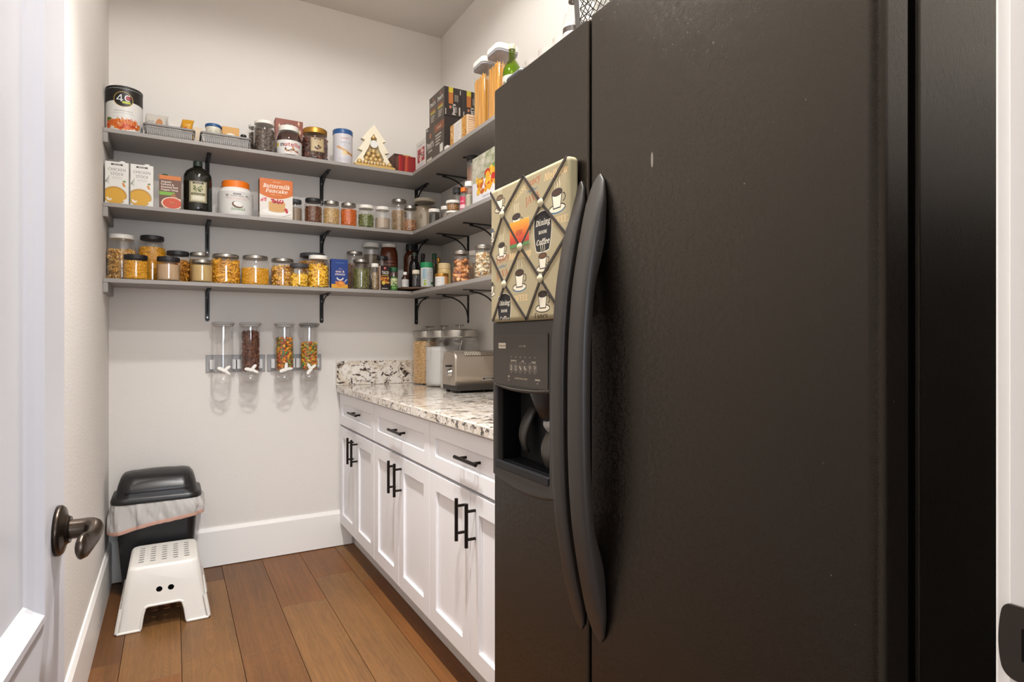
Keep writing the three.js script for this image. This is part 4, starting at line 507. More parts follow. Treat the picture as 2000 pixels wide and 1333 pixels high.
for (const [x, z, label] of [[1.229, -2.81, 'small coffee box on the large one, nearest the shelf front and fridge'], [1.229, -2.91, 'small coffee box on the large one, at its far end'], [1.329, -2.81, 'small coffee box on the large one, against the right wall']]) carton('coffee_box', label, 'box', [x, S1 + 0.1905, z], SIDE, [0.098, 0.146, 0.098], [cSide, stripe('#271c17'), stripe('#271c17'), stripe('#271c17'), L.coffeeEnd], 'small coffee boxes stacked on the large one');
carton('cracker_box', 'low orange and white cracker box in front of the spaghetti containers', 'box', [1.206, S1, -2.588], SIDE, [0.192, 0.106, 0.054], [L.crackersEnd, stripe('#e6c8a2'), stripe('#e9dfd0'), stripe('#e6c8a2'), L.crackers]);
for (const [z, label] of [[-2.44, 'tall white-lidded container of spaghetti, the one beside the coffee boxes'], [-2.3, 'tall white-lidded container of spaghetti, the one beside the green bottle']]) {
  const t = thing('spaghetti_container', label, 'container', [1.26, S1, z], SIDE, 'tall clear spaghetti containers'), w = 0.106, h = 0.305;
  mesh('clear_box', loft([roundRing(w - 0.008, w - 0.008, 0.016, 0), roundRing(w, w, 0.02, 0.01), roundRing(w, w, 0.02, h)], true, false), M.plasticClear, t);
  mesh('gasket', loft([roundRing(w + 0.001, w + 0.001, 0.02, h - 0.002), roundRing(w + 0.002, w + 0.002, 0.02, h + 0.01)]), paint('#a9a7ad', 0.4), t);
  mesh('lid', loft([roundRing(w + 0.004, w + 0.004, 0.021, h + 0.01), roundRing(w + 0.006, w + 0.006, 0.022, h + 0.013), roundRing(w + 0.006, w + 0.006, 0.022, h + 0.03), roundRing(w - 0.004, w - 0.004, 0.02, h + 0.038), roundRing(0.05, 0.05, 0.024, h + 0.039)]), M.white, t); mesh('button', lidGeo(0.022, 0.006).translate(0, h + 0.037, 0), M.whitePlastic, t);
  const q = rng(z > -2.35 ? 4 : 9), list = []; for (let i = 0; i < 150; i++) { const e = i % 4, u = (q() - 0.5) * (w - 0.018), k = w / 2 - 0.009 - q() * 0.008, [a, b] = [[u, k], [u, -k], [k, u], [-k, u]][e]; list.push(put(new THREE.CylinderGeometry(0.0015, 0.0015, 0.235 + q() * 0.03, 4, 1), 0, 0.13 + q() * 0.004, 0, (q() - 0.5) * 0.05, 0, (q() - 0.5) * 0.05).translate(a, 0.002, b)); }
  stuff('spaghetti', join(list, box(w - 0.03, 0.24, w - 0.03, 0, 0.124, 0, 0.004)), paint('#d49a3c', 0.55), t);
}
bottle('oil_bottle', 'green glass bottle with a white label, beside the spaghetti containers', 'bottle', [1.215, S1, -2.135], { turn: -0.9, mat: M.greenGlass, profile: [[0.0001, 0.004], [0.036, 0.002], [0.04, 0.006], [0.04, 0.15], [0.037, 0.175], [0.026, 0.198], [0.0155, 0.213], [0.0135, 0.225], [0.0135, 0.262], [0.015, 0.263]], liquid: [[[0.0001, 0.006], [0.037, 0.006], [0.0375, 0.15], [0.0345, 0.174], [0.026, 0.19], [0.0001, 0.19]], paint('#9fb024', 0.3)], cap: [0.0148, 0.257, 0.022, lids.cream], print: [L.oliveLabel, 0.0406, 0.03, 0.14, 3.4] });
for (const [z, label] of [[-2.03, 'clear drinking glass on the top shelf, the one beside the green bottle'], [-1.93, 'clear drinking glass on the top shelf, middle one of three'], [-1.83, 'clear drinking glass on the top shelf, the one beside the clear bottle']]) { const t = thing('drinking_glass', label, 'glass', [1.26, S1, z], 0, 'clear drinking glasses on the top shelf'); mesh('glass', lathe([[0.0001, 0.004], [0.028, 0.003], [0.031, 0.006], [0.036, 0.12], [0.041, 0.175], [0.0395, 0.175], [0.034, 0.12], [0.029, 0.012], [0.0001, 0.01]], 32), M.glass, t); }
bottle('spirit_bottle', 'clear bottle with a white label and dark band above the fridge', 'bottle', [1.225, S1, -1.72], { turn: -0.95, mat: M.glass, profile: [[0.0001, 0.004], [0.032, 0.002], [0.035, 0.006], [0.035, 0.175], [0.03, 0.198], [0.018, 0.215], [0.0145, 0.228], [0.0145, 0.262], [0.016, 0.264]], cap: [0.0162, 0.25, 0.03, paint('#5a4a40', 0.4)], print: [L.vodka, 0.0355, 0.02, 0.168, 3.6] });
{
  const t = thing('wire_basket', 'black wire mesh basket with a flat grey corner post above the fridge', 'basket', [1.31, S1, -1.44], SIDE), w = 0.38, d = 0.24, h = 0.26, W = 0.0022, bars = [], P = std('#1b1a1a', 0.5, { metalness: 0.4 });
  for (const y of [0.004, h]) for (const [a, b] of [[[-w / 2, d / 2], [w / 2, d / 2]], [[w / 2, d / 2], [w / 2, -d / 2]], [[w / 2, -d / 2], [-w / 2, -d / 2]], [[-w / 2, -d / 2], [-w / 2, d / 2]]]) bars.push(tube([[a[0], y, a[1]], [(a[0] + b[0]) / 2, y, (a[1] + b[1]) / 2], [b[0], y, b[1]]], 0.003, 2, 6));
  const wire = (a, b) => bars.push(tube([a, [(a[0] + b[0]) / 2 + 0.004, (a[1] + b[1]) / 2, (a[2] + b[2]) / 2], b], W / 2 + 0.0004, 4, 5)), hex = (L, f) => { const n = Math.round(L / 0.034); for (let i = -8; i <= n; i++) for (const s of [1, -1]) { let u0 = (i * 0.034), u1 = u0 + 0.26, y0 = 0.004, y1 = h; if (u0 < 0) { y0 = 0.004 - u0; u0 = 0; } if (u1 > L) { y1 = h - (u1 - L); u1 = L; } if (y1 - y0 < 0.01) continue; const A = s > 0 ? [u0, y0] : [L - u0, y0], B = s > 0 ? [u1, y1] : [L - u1, y1]; wire(f(...A), f(...B)); } };
  hex(w, (u, y) => [-w / 2 + u, y, d / 2]); hex(d, (u, y) => [-w / 2, y, -d / 2 + u]); hex(d, (u, y) => [w / 2, y, -d / 2 + u]);
  mesh('wire_mesh', join(bars), P, t); mesh('base', box(w - 0.01, 0.003, d - 0.01, 0, 0.0045, 0, 0), P, t); mesh('corner_post', put(box(0.022, h + 0.05, 0.005, 0, (h + 0.05) / 2, 0, 0.001), -w / 2 + 0.01, 0, d / 2 - 0.002, 0, 0, 0.1).translate(-0.012, 0, 0), paint('#4c4946', 0.5), t);
  const inB = (label, x, z, ww, hh, c) => { const u = thing('snack_packet', label, 'packet', [1.31 - z, S1 + 0.007, -1.44 + x], SIDE), rings = []; for (let i = 0; i <= 8; i++) { const f = i / 8, th = 0.02 * Math.sin(PI * Math.min(1, f * 0.9 + 0.08)) + 0.001; rings.push(roundRing(ww, th * 2, th, hh * f, 0, 0, 4)); } mesh('pouch', loft(rings), c, u); };
  inB('orange and white packet inside the black wire basket', -0.13, 0.07, 0.08, 0.22, print(128, 256, (x, w2, h2) => { fill(x, '#e9e3da', 0, 0, w2, h2); fill(x, '#d3542c', 0, 150, w2 / 2, 40); fill(x, '#8fae7e', 0, 0, w2, 40); scrib(x, 64, 90, 100, 30, '#b9b4ac', 2); })); inB('pale green packet in the middle of the black wire basket', -0.03, 0.06, 0.09, 0.23, paint('#a8c2a4', 0.4)); inB('tan orange packet at the far end of the black wire basket', 0.08, 0.06, 0.09, 0.24, paint('#d08a45', 0.4));
}

// ---------- things on the middle shelf ----------
for (const [x, label] of [[-0.216, 'white chicken stock carton with yellow soup picture, against the left wall'], [-0.121, 'white chicken stock carton with yellow soup picture, beside the orange soup carton']]) { const c = carton('stock_carton', label, 'carton', [x, S2, -3.216], 0, [0.089, 0.187, 0.062], [stripe('#e6e2da'), stripe('#e6e2da'), stripe('#e6e2da'), stripe('#e6e2da'), L.stock], 'white stock cartons'); mesh('cap', lidGeo(0.013, 0.011).translate(0.018, 0.1865, 0), M.white, c); mesh('top_seam', box(0.086, 0.004, 0.002, 0, 0.188, -0.012, 0), stripe('#e6e2da'), c); }
{ const c = carton('soup_carton', 'orange and brown soup carton with a green cap', 'carton', [-0.01, S2, -3.214], 0, [0.088, 0.153, 0.058], [stripe('#7a4527'), stripe('#7a4527'), stripe('#d9771e'), stripe('#7a4527'), L.soup]); mesh('cap', lidGeo(0.012, 0.011).translate(-0.02, 0.1525, 0), lids.darkgreen, c); }
bottle('oil_bottle', 'large black oil bottle with a cream label on the middle shelf', 'bottle', [0.105, S2, -3.235], { mat: std('#14150f', 0.14), squash: 0.78, profile: [[0.0001, 0.002], [0.052, 0], [0.059, 0.006], [0.0615, 0.02], [0.0615, 0.055], [0.06, 0.06], [0.0612, 0.066], [0.0612, 0.15], [0.0595, 0.156], [0.0612, 0.162], [0.06, 0.178], [0.05, 0.198], [0.032, 0.212], [0.021, 0.218], [0.019, 0.224], [0.019, 0.238]], cap: [0.0205, 0.222, 0.026, std('#0f1f14', 0.5)], print: [L.oil, 0.0622, 0.042, 0.146, 1.35] });
jar('oil_jar', 'wide white tub of coconut oil with an orange lid', 'jar', [0.273, S2, -3.267], { r: 0.081, h: 0.175, lid: 'orange', lidH: 0.034, neck: 0.74, shoulder: 0.26, glass: paint('#e6e3de', 0.4), body: 'tub', print: [L.coconut, 0.012, 0.118, 2.4] });
carton('pancake_box', 'orange and white pancake mix box with a picture of pancakes', 'box', [0.452, S2, -3.2125], 0, [0.157, 0.198, 0.055], [stripe('#6b442b'), L.pancakeSide, stripe('#dc6f14'), stripe('#6b442b'), L.pancake]);
const SPICE = [
  ['clear jar of pale grains with a silver lid, half behind the pancake box', 0.556, -3.278, 0.038, 0.125, 'grey', ['grain', ['#b59a80'], 0.72]],
  ['clear jar of dark brown lentils with a black lid', 0.64, -3.23, 0.0452, 0.13, 'black', ['bit', ['#6d3a1c', '#5a2d14', '#84502c'], 0.74]],
  ['clear jar of pale yellow grains with a silver lid, next to the orange lentils', 0.732, -3.227, 0.0434, 0.126, 'silver', ['bit', ['#c9a76a', '#d9bb84', '#b9935a'], 0.76]],
  ['clear jar of bright orange lentils with a silver lid', 0.824, -3.228, 0.044, 0.126, 'silver', ['bit', ['#d9691a', '#e07c28', '#c65a12'], 0.8]],
  ['clear jar of green split peas with a white lid', 0.919, -3.229, 0.0445, 0.126, 'white', ['bean', ['#6a7536', '#808a4a', '#565f2c'], 0.64]],
  ['clear jar half full of white rice with a white lid', 1.01, -3.227, 0.0424, 0.127, 'white', ['grain', ['#d3c0aa'], 0.56]],
  ['tall clear jar of beige grains with a silver lid near the shelf corner', 1.138, -3.322, 0.047, 0.202, 'silver', ['bit', ['#b0906a', '#c2a27a', '#9a7c58'], 0.72]],
  ['clear jar of pale red-brown nuts with a silver lid at the shelf corner', 1.17, -3.225, 0.0405, 0.15, 'silver', ['bean', ['#a8764c', '#bb8a60', '#90603c'], 0.5]],
];
SPICE.forEach(([label, x, z, r, h, lid, f]) => jar('food_jar', label, 'jar', [x, S2, z], { r, h, lid, lidH: 0.018, neck: 0.82, shoulder: 0.22, fill: f }));
jar('food_jar', 'big pale glass jar of cream-coloured flour in the shelf corner', 'jar', [1.312, S2, -3.365], { r: 0.084, h: 0.235, lid: 'cream', lidH: 0.02, neck: 0.7, shoulder: 0.34, fill: ['grain', ['#bda98c'], 0.82] });
jar('spice_jar', 'small dark spice jar with a white lid on the middle shelf', 'jar', [1.206, S2, -2.955], { r: 0.03, h: 0.085, lid: 'white', lidH: 0.018, neck: 0.92, shoulder: 0.12, fill: ['grain', ['#2d2724'], 0.8] });
jar('spice_jar', 'small white-lidded jar behind the dark spice jar', 'jar', [1.262, S2, -2.925], { r: 0.028, h: 0.1, lid: 'white', lidH: 0.02, neck: 0.9, shoulder: 0.14, fill: ['grain', ['#8a7a6c'], 0.7] });
jar('spice_jar', 'lower of two small jars stacked on the middle shelf', 'jar', [1.209, S2, -2.716], { r: 0.033, h: 0.028, lid: 'white', lidH: 0.01, neck: 0.98, shoulder: 0.1, fill: ['grain', ['#cdbfae'], 0.8] });
jar('spice_jar', 'upper of two small jars stacked on the middle shelf, filled with seeds', 'jar', [1.209, S2 + 0.0285, -2.716], { r: 0.033, h: 0.052, lid: 'white', lidH: 0.014, neck: 0.98, shoulder: 0.1, fill: ['bit', ['#b5834c', '#c89a60', '#9a6a38'], 0.8] });
bottle('sauce_bottle', 'clear round bottle with a dark cap behind the two stacked jars', 'bottle', [1.3, S2, -2.86], { mat: M.glass, profile: [[0.0001, 0.003], [0.03, 0.002], [0.034, 0.008], [0.034, 0.08], [0.03, 0.11], [0.024, 0.128], [0.024, 0.17]], liquid: [[[0.0001, 0.005], [0.031, 0.005], [0.0315, 0.07], [0.0001, 0.072]], paint('#6b5a4a', 0.5)], cap: [0.0265, 0.16, 0.028, lids.grey] });
jar('sprinkle_bottle', 'small pink bottle with an orange cap on the middle shelf', 'bottle', [1.205, S2, -2.578], { r: 0.0205, h: 0.115, lid: 'orange', lidH: 0.02, neck: 0.7, shoulder: 0.3, glass: M.plasticClear, fill: ['grain', ['#c9a0a0'], 0.6], print: [L.pink, 0.006, 0.07, 3], turn: SIDE });
jar('shaker_bottle', 'clear shaker with a white cap between the pink bottle and pasta box', 'bottle', [1.204, S2, -2.52], { r: 0.0205, h: 0.13, lid: 'white', lidH: 0.024, neck: 0.9, shoulder: 0.12, fill: ['grain', ['#cfc6ae'], 0.6] });
jar('food_jar', 'tall jar of pinkish powder with a black lid behind the pasta box', 'jar', [1.27, S2, -2.618], { r: 0.03, h: 0.285, lid: 'black', lidH: 0.02, neck: 0.92, shoulder: 0.08, fill: ['grain', ['#a87a60'], 0.86] });
carton('pasta_box', 'white and green packet with a picture of pasta, beside the fridge', 'packet', [1.215, S2, -2.31], SIDE, [0.265, 0.212, 0.07], [stripe('#d3d0cb'), stripe('#d3d0cb'), stripe('#c7c3ba'), stripe('#d3d0cb'), L.pastaBox], undefined, 0.006);

// ---------- things on the lowest shelf ----------
const YEL = ['#e6a80e', '#edb41c', '#d89808'];
const LOW = [
  ['tall clear jar of beige pasta with a white lid against the left wall', -0.207, -3.335, 0.0585, 0.218, 'white', ['macaroni', ['#e2b264', '#f0ca8a', '#cc9a4c', '#c08c40'], 0.7], 0.8, 0.34],
  ['short jar of small yellow pasta with a black lid, in front of two tall jars', -0.147, -3.2305, 0.05, 0.115, 'black', ['bit', YEL, 0.84], 0.9, 0.14],
  ['tall clear jar of yellow pasta with a black lid on the lowest shelf', -0.086, -3.372, 0.0605, 0.228, 'black', ['bit', ['#dfa00e', '#d29208', '#e6aa18'], 0.8], 0.78, 0.3],
  ['jar of brown macaroni with a black lid behind the short beige jar', 0.022, -3.338, 0.053, 0.158, 'black', ['macaroni', ['#c27c18', '#d69224', '#a86814'], 0.76], 0.86, 0.18],
  ['short jar of beige crumbs with a black lid on the lowest shelf', -0.017, -3.2265, 0.0495, 0.114, 'black', ['grain', ['#e2bc92'], 0.78], 0.9, 0.14],
  ['silver-lidded jar of yellow grain right behind the couscous jar', 0.116, -3.332, 0.047, 0.157, 'silver', ['grain', ['#deb058'], 0.85], 0.86, 0.16],
  ['short silver-lidded jar of pale couscous near the black bracket', 0.122, -3.2275, 0.0475, 0.11, 'silver', ['grain', ['#e6c078'], 0.84], 0.88, 0.14],
  ['wide silver-lidded jar packed with penne pasta', 0.229, -3.276, 0.0668, 0.149, 'silver', ['penne', ['#d8981c', '#e6aa2c', '#c08216'], 0.8], 0.86, 0.2],
  ['wide silver-lidded jar partly filled with tiny yellow pasta', 0.364, -3.272, 0.0665, 0.151, 'silver', ['bit', YEL, 0.62], 0.84, 0.2],
  ['silver-lidded jar of mixed shell pasta on the lowest shelf', 0.5, -3.308, 0.06, 0.15, 'silver', ['shell', ['#dca02c', '#ecb64c', '#b8783a', '#f2c870'], 0.78], 0.86, 0.2],
  ['small jar half full of yellow penne with a dark grey lid', 0.569, -3.2255, 0.0455, 0.12, 'grey', ['penne', ['#f2c02c', '#f8cc44', '#deaa1e'], 0.5], 0.94, 0.12],
  ['large grey-lidded jar of pasta behind the white-lidded pasta jar', 0.668, -3.39, 0.0735, 0.2, 'grey', ['macaroni', ['#d89a28', '#e6ac3c', '#c0801c'], 0.8], 0.86, 0.18],
  ['jar of yellow penne with a bright white lid next to the blue box', 0.667, -3.2385, 0.0545, 0.17, 'white', ['penne', ['#f0ba22', '#f8ca3c', '#dba018'], 0.7], 0.82, 0.2],
  ['silver-lidded jar of brown grain behind the green herb jar', 0.884, -3.335, 0.049, 0.22, 'silver', ['bit', ['#8a6a54', '#a08068', '#6d5040'], 0.72], 0.82, 0.24],
  ['silver-lidded jar of dried green herbs between the blue box and the taco box', 0.893, -3.2325, 0.0485, 0.164, 'silver', ['leaf', ['#6a6a30', '#838246', '#53541f', '#8f8a58'], 0.76], 0.82, 0.2],
  ['slim white-lidded jar of seeds beside the taco box', 0.961, -3.205, 0.0185, 0.145, 'white', ['bit', ['#a58e68', '#b9a47e', '#8f7850'], 0.72], 0.92, 0.12],
  ['black-lidded jar half hidden behind the taco box', 1.029, -3.292, 0.03, 0.2, 'black', ['grain', ['#54402f'], 0.8], 0.9, 0.12],
];
LOW.forEach(([label, x, z, r, h, lid, f, neck, shoulder]) => jar('food_jar', label, 'jar', [x, S3, z], { r, h, lid, lidH: lid === 'silver' ? 0.016 : 0.02, neck, shoulder, fill: f }));
carton('macaroni_box', 'blue macaroni and cheese box with an orange base', 'box', [0.766, S3, -3.204], 0, [0.087, 0.154, 0.038], [stripe('#12327a'), stripe('#12327a'), stripe('#1a3f8c'), stripe('#12327a'), L.mac]);
carton('taco_box', 'dark taco seasoning box with a picture of tacos', 'box', [1.011, S3, -3.204], 0, [0.058, 0.134, 0.038], [stripe('#2a1512'), stripe('#b79a86'), stripe('#2a1512'), stripe('#2a1512'), L.taco]);
jar('food_canister', 'clear plastic canister with a white lid high behind the herb jar', 'canister', [1.0, S3, -3.408], { r: 0.046, h: 0.288, lid: 'white', lidH: 0.026, neck: 0.96, shoulder: 0.06, glass: M.plasticClear, body: 'canister', fill: ['grain', ['#8d7a64'], 0.82] });
jar('food_canister', 'brown cocoa canister with a white lid behind the taco box', 'canister', [1.103, S3, -3.4], { r: 0.051, h: 0.29, lid: 'white', lidH: 0.022, neck: 0.8, shoulder: 0.18, glass: std('#5d2a17', 0.25), body: 'canister', print: [L.brownTub, 0.1, 0.21, 2.4] });
jar('herb_bottle', 'small herb bottle with a green cap beside the taco box', 'bottle', [1.067, S3, -3.203], { r: 0.02, h: 0.131, lid: 'darkgreen', lidH: 0.024, neck: 0.9, shoulder: 0.12, fill: ['grain', ['#6a6a40'], 0.66], print: [L.greenTab, 0.003, 0.076, 2.8] });
{ const t = thing('turntable', 'round brown turntable carrying small bottles in the shelf corner', 'turntable', [1.235, S3, -3.25]); mesh('plate', lathe([[0.0001, 0.01], [0.132, 0.01], [0.14, 0.012], [0.14, 0.0195], [0.137, 0.021], [0.134, 0.0198], [0.0001, 0.0198]], 48), std('#5a4030', 0.45), t); mesh('foot', lathe([[0.0001, 0], [0.09, 0], [0.09, 0.01], [0.0001, 0.01]], 36), M.black, t); }
bottle('sauce_bottle', 'tall brown glass bottle with a black cap at the back of the turntable', 'bottle', [1.218, TT, -3.352], { mat: std('#3d1a0a', 0.12), profile: [[0.0001, 0.002], [0.034, 0], [0.038, 0.006], [0.038, 0.19], [0.034, 0.21], [0.026, 0.224], [0.024, 0.23], [0.024, 0.25]], cap: [0.027, 0.236, 0.036, lids.black] });
bottle('sauce_bottle', 'black sauce bottle in the middle of the turntable', 'bottle', [1.213, TT, -3.272], { mat: std('#100c0e', 0.14), profile: [[0.0001, 0.002], [0.028, 0], [0.031, 0.006], [0.031, 0.13], [0.026, 0.155], [0.015, 0.172], [0.0135, 0.18], [0.0135, 0.195]], cap: [0.016, 0.19, 0.022, std('#23301f', 0.5)] });
bottle('sauce_bottle', 'slender dark bottle behind the green-lidded tub on the turntable', 'bottle', [1.28, TT, -3.31], { mat: std('#241a16', 0.2), profile: [[0.0001, 0.002], [0.016, 0], [0.018, 0.004], [0.018, 0.14], [0.012, 0.17], [0.01, 0.18], [0.01, 0.195]], cap: [0.0125, 0.19, 0.026, std('#35202a', 0.5)] });
bottle('sauce_bottle', 'slender bottle with a green cap on the turntable', 'bottle', [1.322, TT, -3.235], { mat: std('#4a4536', 0.2), profile: [[0.0001, 0.002], [0.015, 0], [0.0175, 0.004], [0.0175, 0.13], [0.012, 0.155], [0.0105, 0.165], [0.0105, 0.185]], cap: [0.013, 0.178, 0.032, lids.darkgreen] });
bottle('sauce_bottle', 'slim amber bottle with a gold cap on the turntable', 'bottle', [1.318, TT, -3.163], { mat: std('#8a6a24', 0.25), profile: [[0.0001, 0.002], [0.0135, 0], [0.0145, 0.003], [0.0145, 0.12], [0.009, 0.145], [0.008, 0.16]], cap: [0.0105, 0.152, 0.026, lids.gold] });
bottle('extract_bottle', 'little brown bottle with a white label at the front of the turntable', 'bottle', [1.139, TT, -3.222], { mat: std('#3a2016', 0.2), profile: [[0.0001, 0.002], [0.019, 0], [0.021, 0.003], [0.021, 0.05], [0.015, 0.064], [0.0095, 0.068], [0.0095, 0.08]], cap: [0.012, 0.074, 0.017, M.white], print: [L.plain, 0.0215, 0.006, 0.048, 2.8] });
jar('pepper_grinder', 'small clear grinder with a pale green top on the turntable', 'grinder', [1.187, TT, -3.178], { r: 0.0215, h: 0.1, lid: 'cream', lidH: 0.022, neck: 0.8, shoulder: 0.3, fill: ['grain', ['#3a3638'], 0.6] });
jar('cheese_tub', 'white tub of grated cheese with a green lid on the turntable', 'tub', [1.245, TT, -3.159], { r: 0.0355, h: 0.143, lid: 'green', lidH: 0.03, neck: 0.95, shoulder: 0.1, glass: paint('#dfe1de', 0.4), body: 'tub', print: [L.parmesan, 0.006, 0.108, 2.8] });
jar('mustard_jar', 'stout tan mustard jar behind the white-labelled jar', 'jar', [1.262, S3, -2.945], { r: 0.036, h: 0.135, lid: 'tan', lidH: 0.03, neck: 0.86, shoulder: 0.26, glass: paint('#c7ab74', 0.35), body: 'pot', print: [L.dijon, 0.02, 0.085, 2.6], turn: SIDE });
jar('mustard_jar', 'brown jar with a black lid half hidden behind the tan mustard jar', 'jar', [1.34, S3, -2.93], { r: 0.033, h: 0.16, lid: 'black', lidH: 0.024, neck: 0.86, shoulder: 0.2, glass: paint('#6d4a22', 0.3), body: 'pot' });
jar('spread_jar', 'low jar with a plain white label and brown lid', 'jar', [1.203, S3, -2.845], { r: 0.034, h: 0.068, lid: 'gold', lidH: 0.014, neck: 0.95, shoulder: 0.12, glass: paint('#c98f55', 0.3), body: 'pot', print: [L.plain, 0.003, 0.05, 3.2], turn: SIDE });
jar('food_jar', 'jar of large brown nuts with a silver lid on the lowest shelf', 'jar', [1.216, S3, -2.635], { r: 0.0418, h: 0.157, lid: 'silver', lidH: 0.018, neck: 0.84, shoulder: 0.22, fill: ['big', ['#b8743c', '#cc8a50', '#9a5a2a', '#d9a06a'], 0.76] });
jar('food_jar', 'white-lidded jar half hidden between the two nut jars', 'jar', [1.315, S3, -2.69], { r: 0.03, h: 0.172, lid: 'white', lidH: 0.024, neck: 0.9, shoulder: 0.14, fill: ['grain', ['#b59a78'], 0.7] });
jar('food_jar', 'jar of pale pistachio nuts with a silver lid beside the fridge', 'jar', [1.21, S3, -2.387], { r: 0.0375, h: 0.15, lid: 'silver', lidH: 0.018, neck: 0.9, shoulder: 0.16, fill: ['nut', ['#cdb892', '#dccaa8', '#b98a54', '#e3d7bc'], 0.8] });

// ---------- cereal dispensers on the back wall ----------
for (const [x, label] of [[0.2915, 'grey wall plate of the left pair of cereal dispensers'], [0.587, 'grey wall plate of the right pair of cereal dispensers']]) {
  const t = thing('dispenser_plate', label, 'wall mount', [x, 1.056, BACK], 0, 'grey dispenser wall plates'), G = std('#989695', 0.4);
  mesh('plate', box(0.286, 0.09, 0.008, 0, 0, 0.0045, 0.003), G, t); for (const s of [-1, 1]) for (const e of [-0.052, 0.052]) mesh('bracket', box(0.02, 0.05, 0.028, s * 0.064 + e, -0.004, 0.021, 0.002), paint('#d2d0cd', 0.4), t); mesh('slot', box(0.006, 0.05, 0.002, 0, -0.004, 0.009, 0), M.black, t);
}
const COLORS = ['#d98a1a', '#c9501c', '#7f8f2a', '#e0b02a', '#b0522c', '#4f7a52', '#8a5a2c'];
[[0.226, null, 'empty clear cereal dispenser on the back wall'], [0.354, ['flake', ['#5a2c18', '#6d381f', '#45200f', '#7a4526'], 0.205], 'cereal dispenser filled with dark brown flakes'], [0.522, ['puff', COLORS, 0.17], 'cereal dispenser with coloured puffs, the fuller of the two'], [0.65, ['puff', [...COLORS, '#a8a02a', '#c9941a'], 0.145], 'cereal dispenser with coloured puffs, the emptier of the two at the right']].forEach(([x, f, label], i) => {
  const t = thing('cereal_dispenser', label, 'dispenser', [x, 0.95, -3.388], 0, 'wall-mounted cereal dispensers');
  mesh('tube', lathe([[0.034, 0.06], [0.046, 0.075], [0.0465, 0.31], [0.0485, 0.312], [0.0465, 0.313], [0.0445, 0.31], [0.0442, 0.076], [0.033, 0.062]], 40), M.plasticClear, t);
  mesh('lid', join(lathe([[0.0475, 0.3], [0.0475, 0.309], [0.055, 0.311], [0.055, 0.315], [0.05, 0.319], [0.0001, 0.322]], 40), box(0.1, 0.002, 0.004, 0, 0.3225, 0, 0)), i === 3 ? paint('#7d7c7a', 0.35) : paint('#aeaca8', 0.35), t);
  mesh('spout', lathe([[0.03, 0], [0.043, 0.006], [0.05, 0.025], [0.048, 0.045], [0.036, 0.062], [0.0335, 0.06], [0.0455, 0.044], [0.0475, 0.025], [0.041, 0.008], [0.03, 0.003], [0.03, 0]], 36), M.plasticClear, t); mesh('wheel_housing', put(new THREE.CylinderGeometry(0.036, 0.036, 0.07, 28, 1, true), 0, 0.04, 0.02, PI / 2), M.plasticClear, t);
  const s = new THREE.Shape(); s.moveTo(0, -0.006); s.bezierCurveTo(0.012, -0.02, 0.02, -0.026, 0.026, -0.022); s.bezierCurveTo(0.03, -0.012, 0.018, -0.004, 0.014, 0.002); s.bezierCurveTo(0.022, 0.01, 0.034, 0.012, 0.031, 0.022); s.bezierCurveTo(0.022, 0.03, 0.008, 0.018, 0, 0.013); s.bezierCurveTo(-0.01, 0.022, -0.024, 0.03, -0.031, 0.02); s.bezierCurveTo(-0.032, 0.008, -0.018, 0.006, -0.012, 0); s.bezierCurveTo(-0.008, -0.004, -0.004, -0.006, 0, -0.006);
  const k = extrude(s, 0.014, 0.004, 3); k.rotateZ([0.1, 0.35, 0.9, 1.5][i]); mesh('knob', k.translate(0, 0.072, 0.052), M.whitePlastic, t); mesh('axle', put(cyl(0.006, 0.05, 0, 0, 0, 12), 0, 0.07, 0.03, PI / 2), M.plasticClear, t);
  if (f) stuff('cereal', heap(f[0], f[1], 0.0435, 0.068, 0.068 + f[2], 60 + i), pieceMat, t);
});

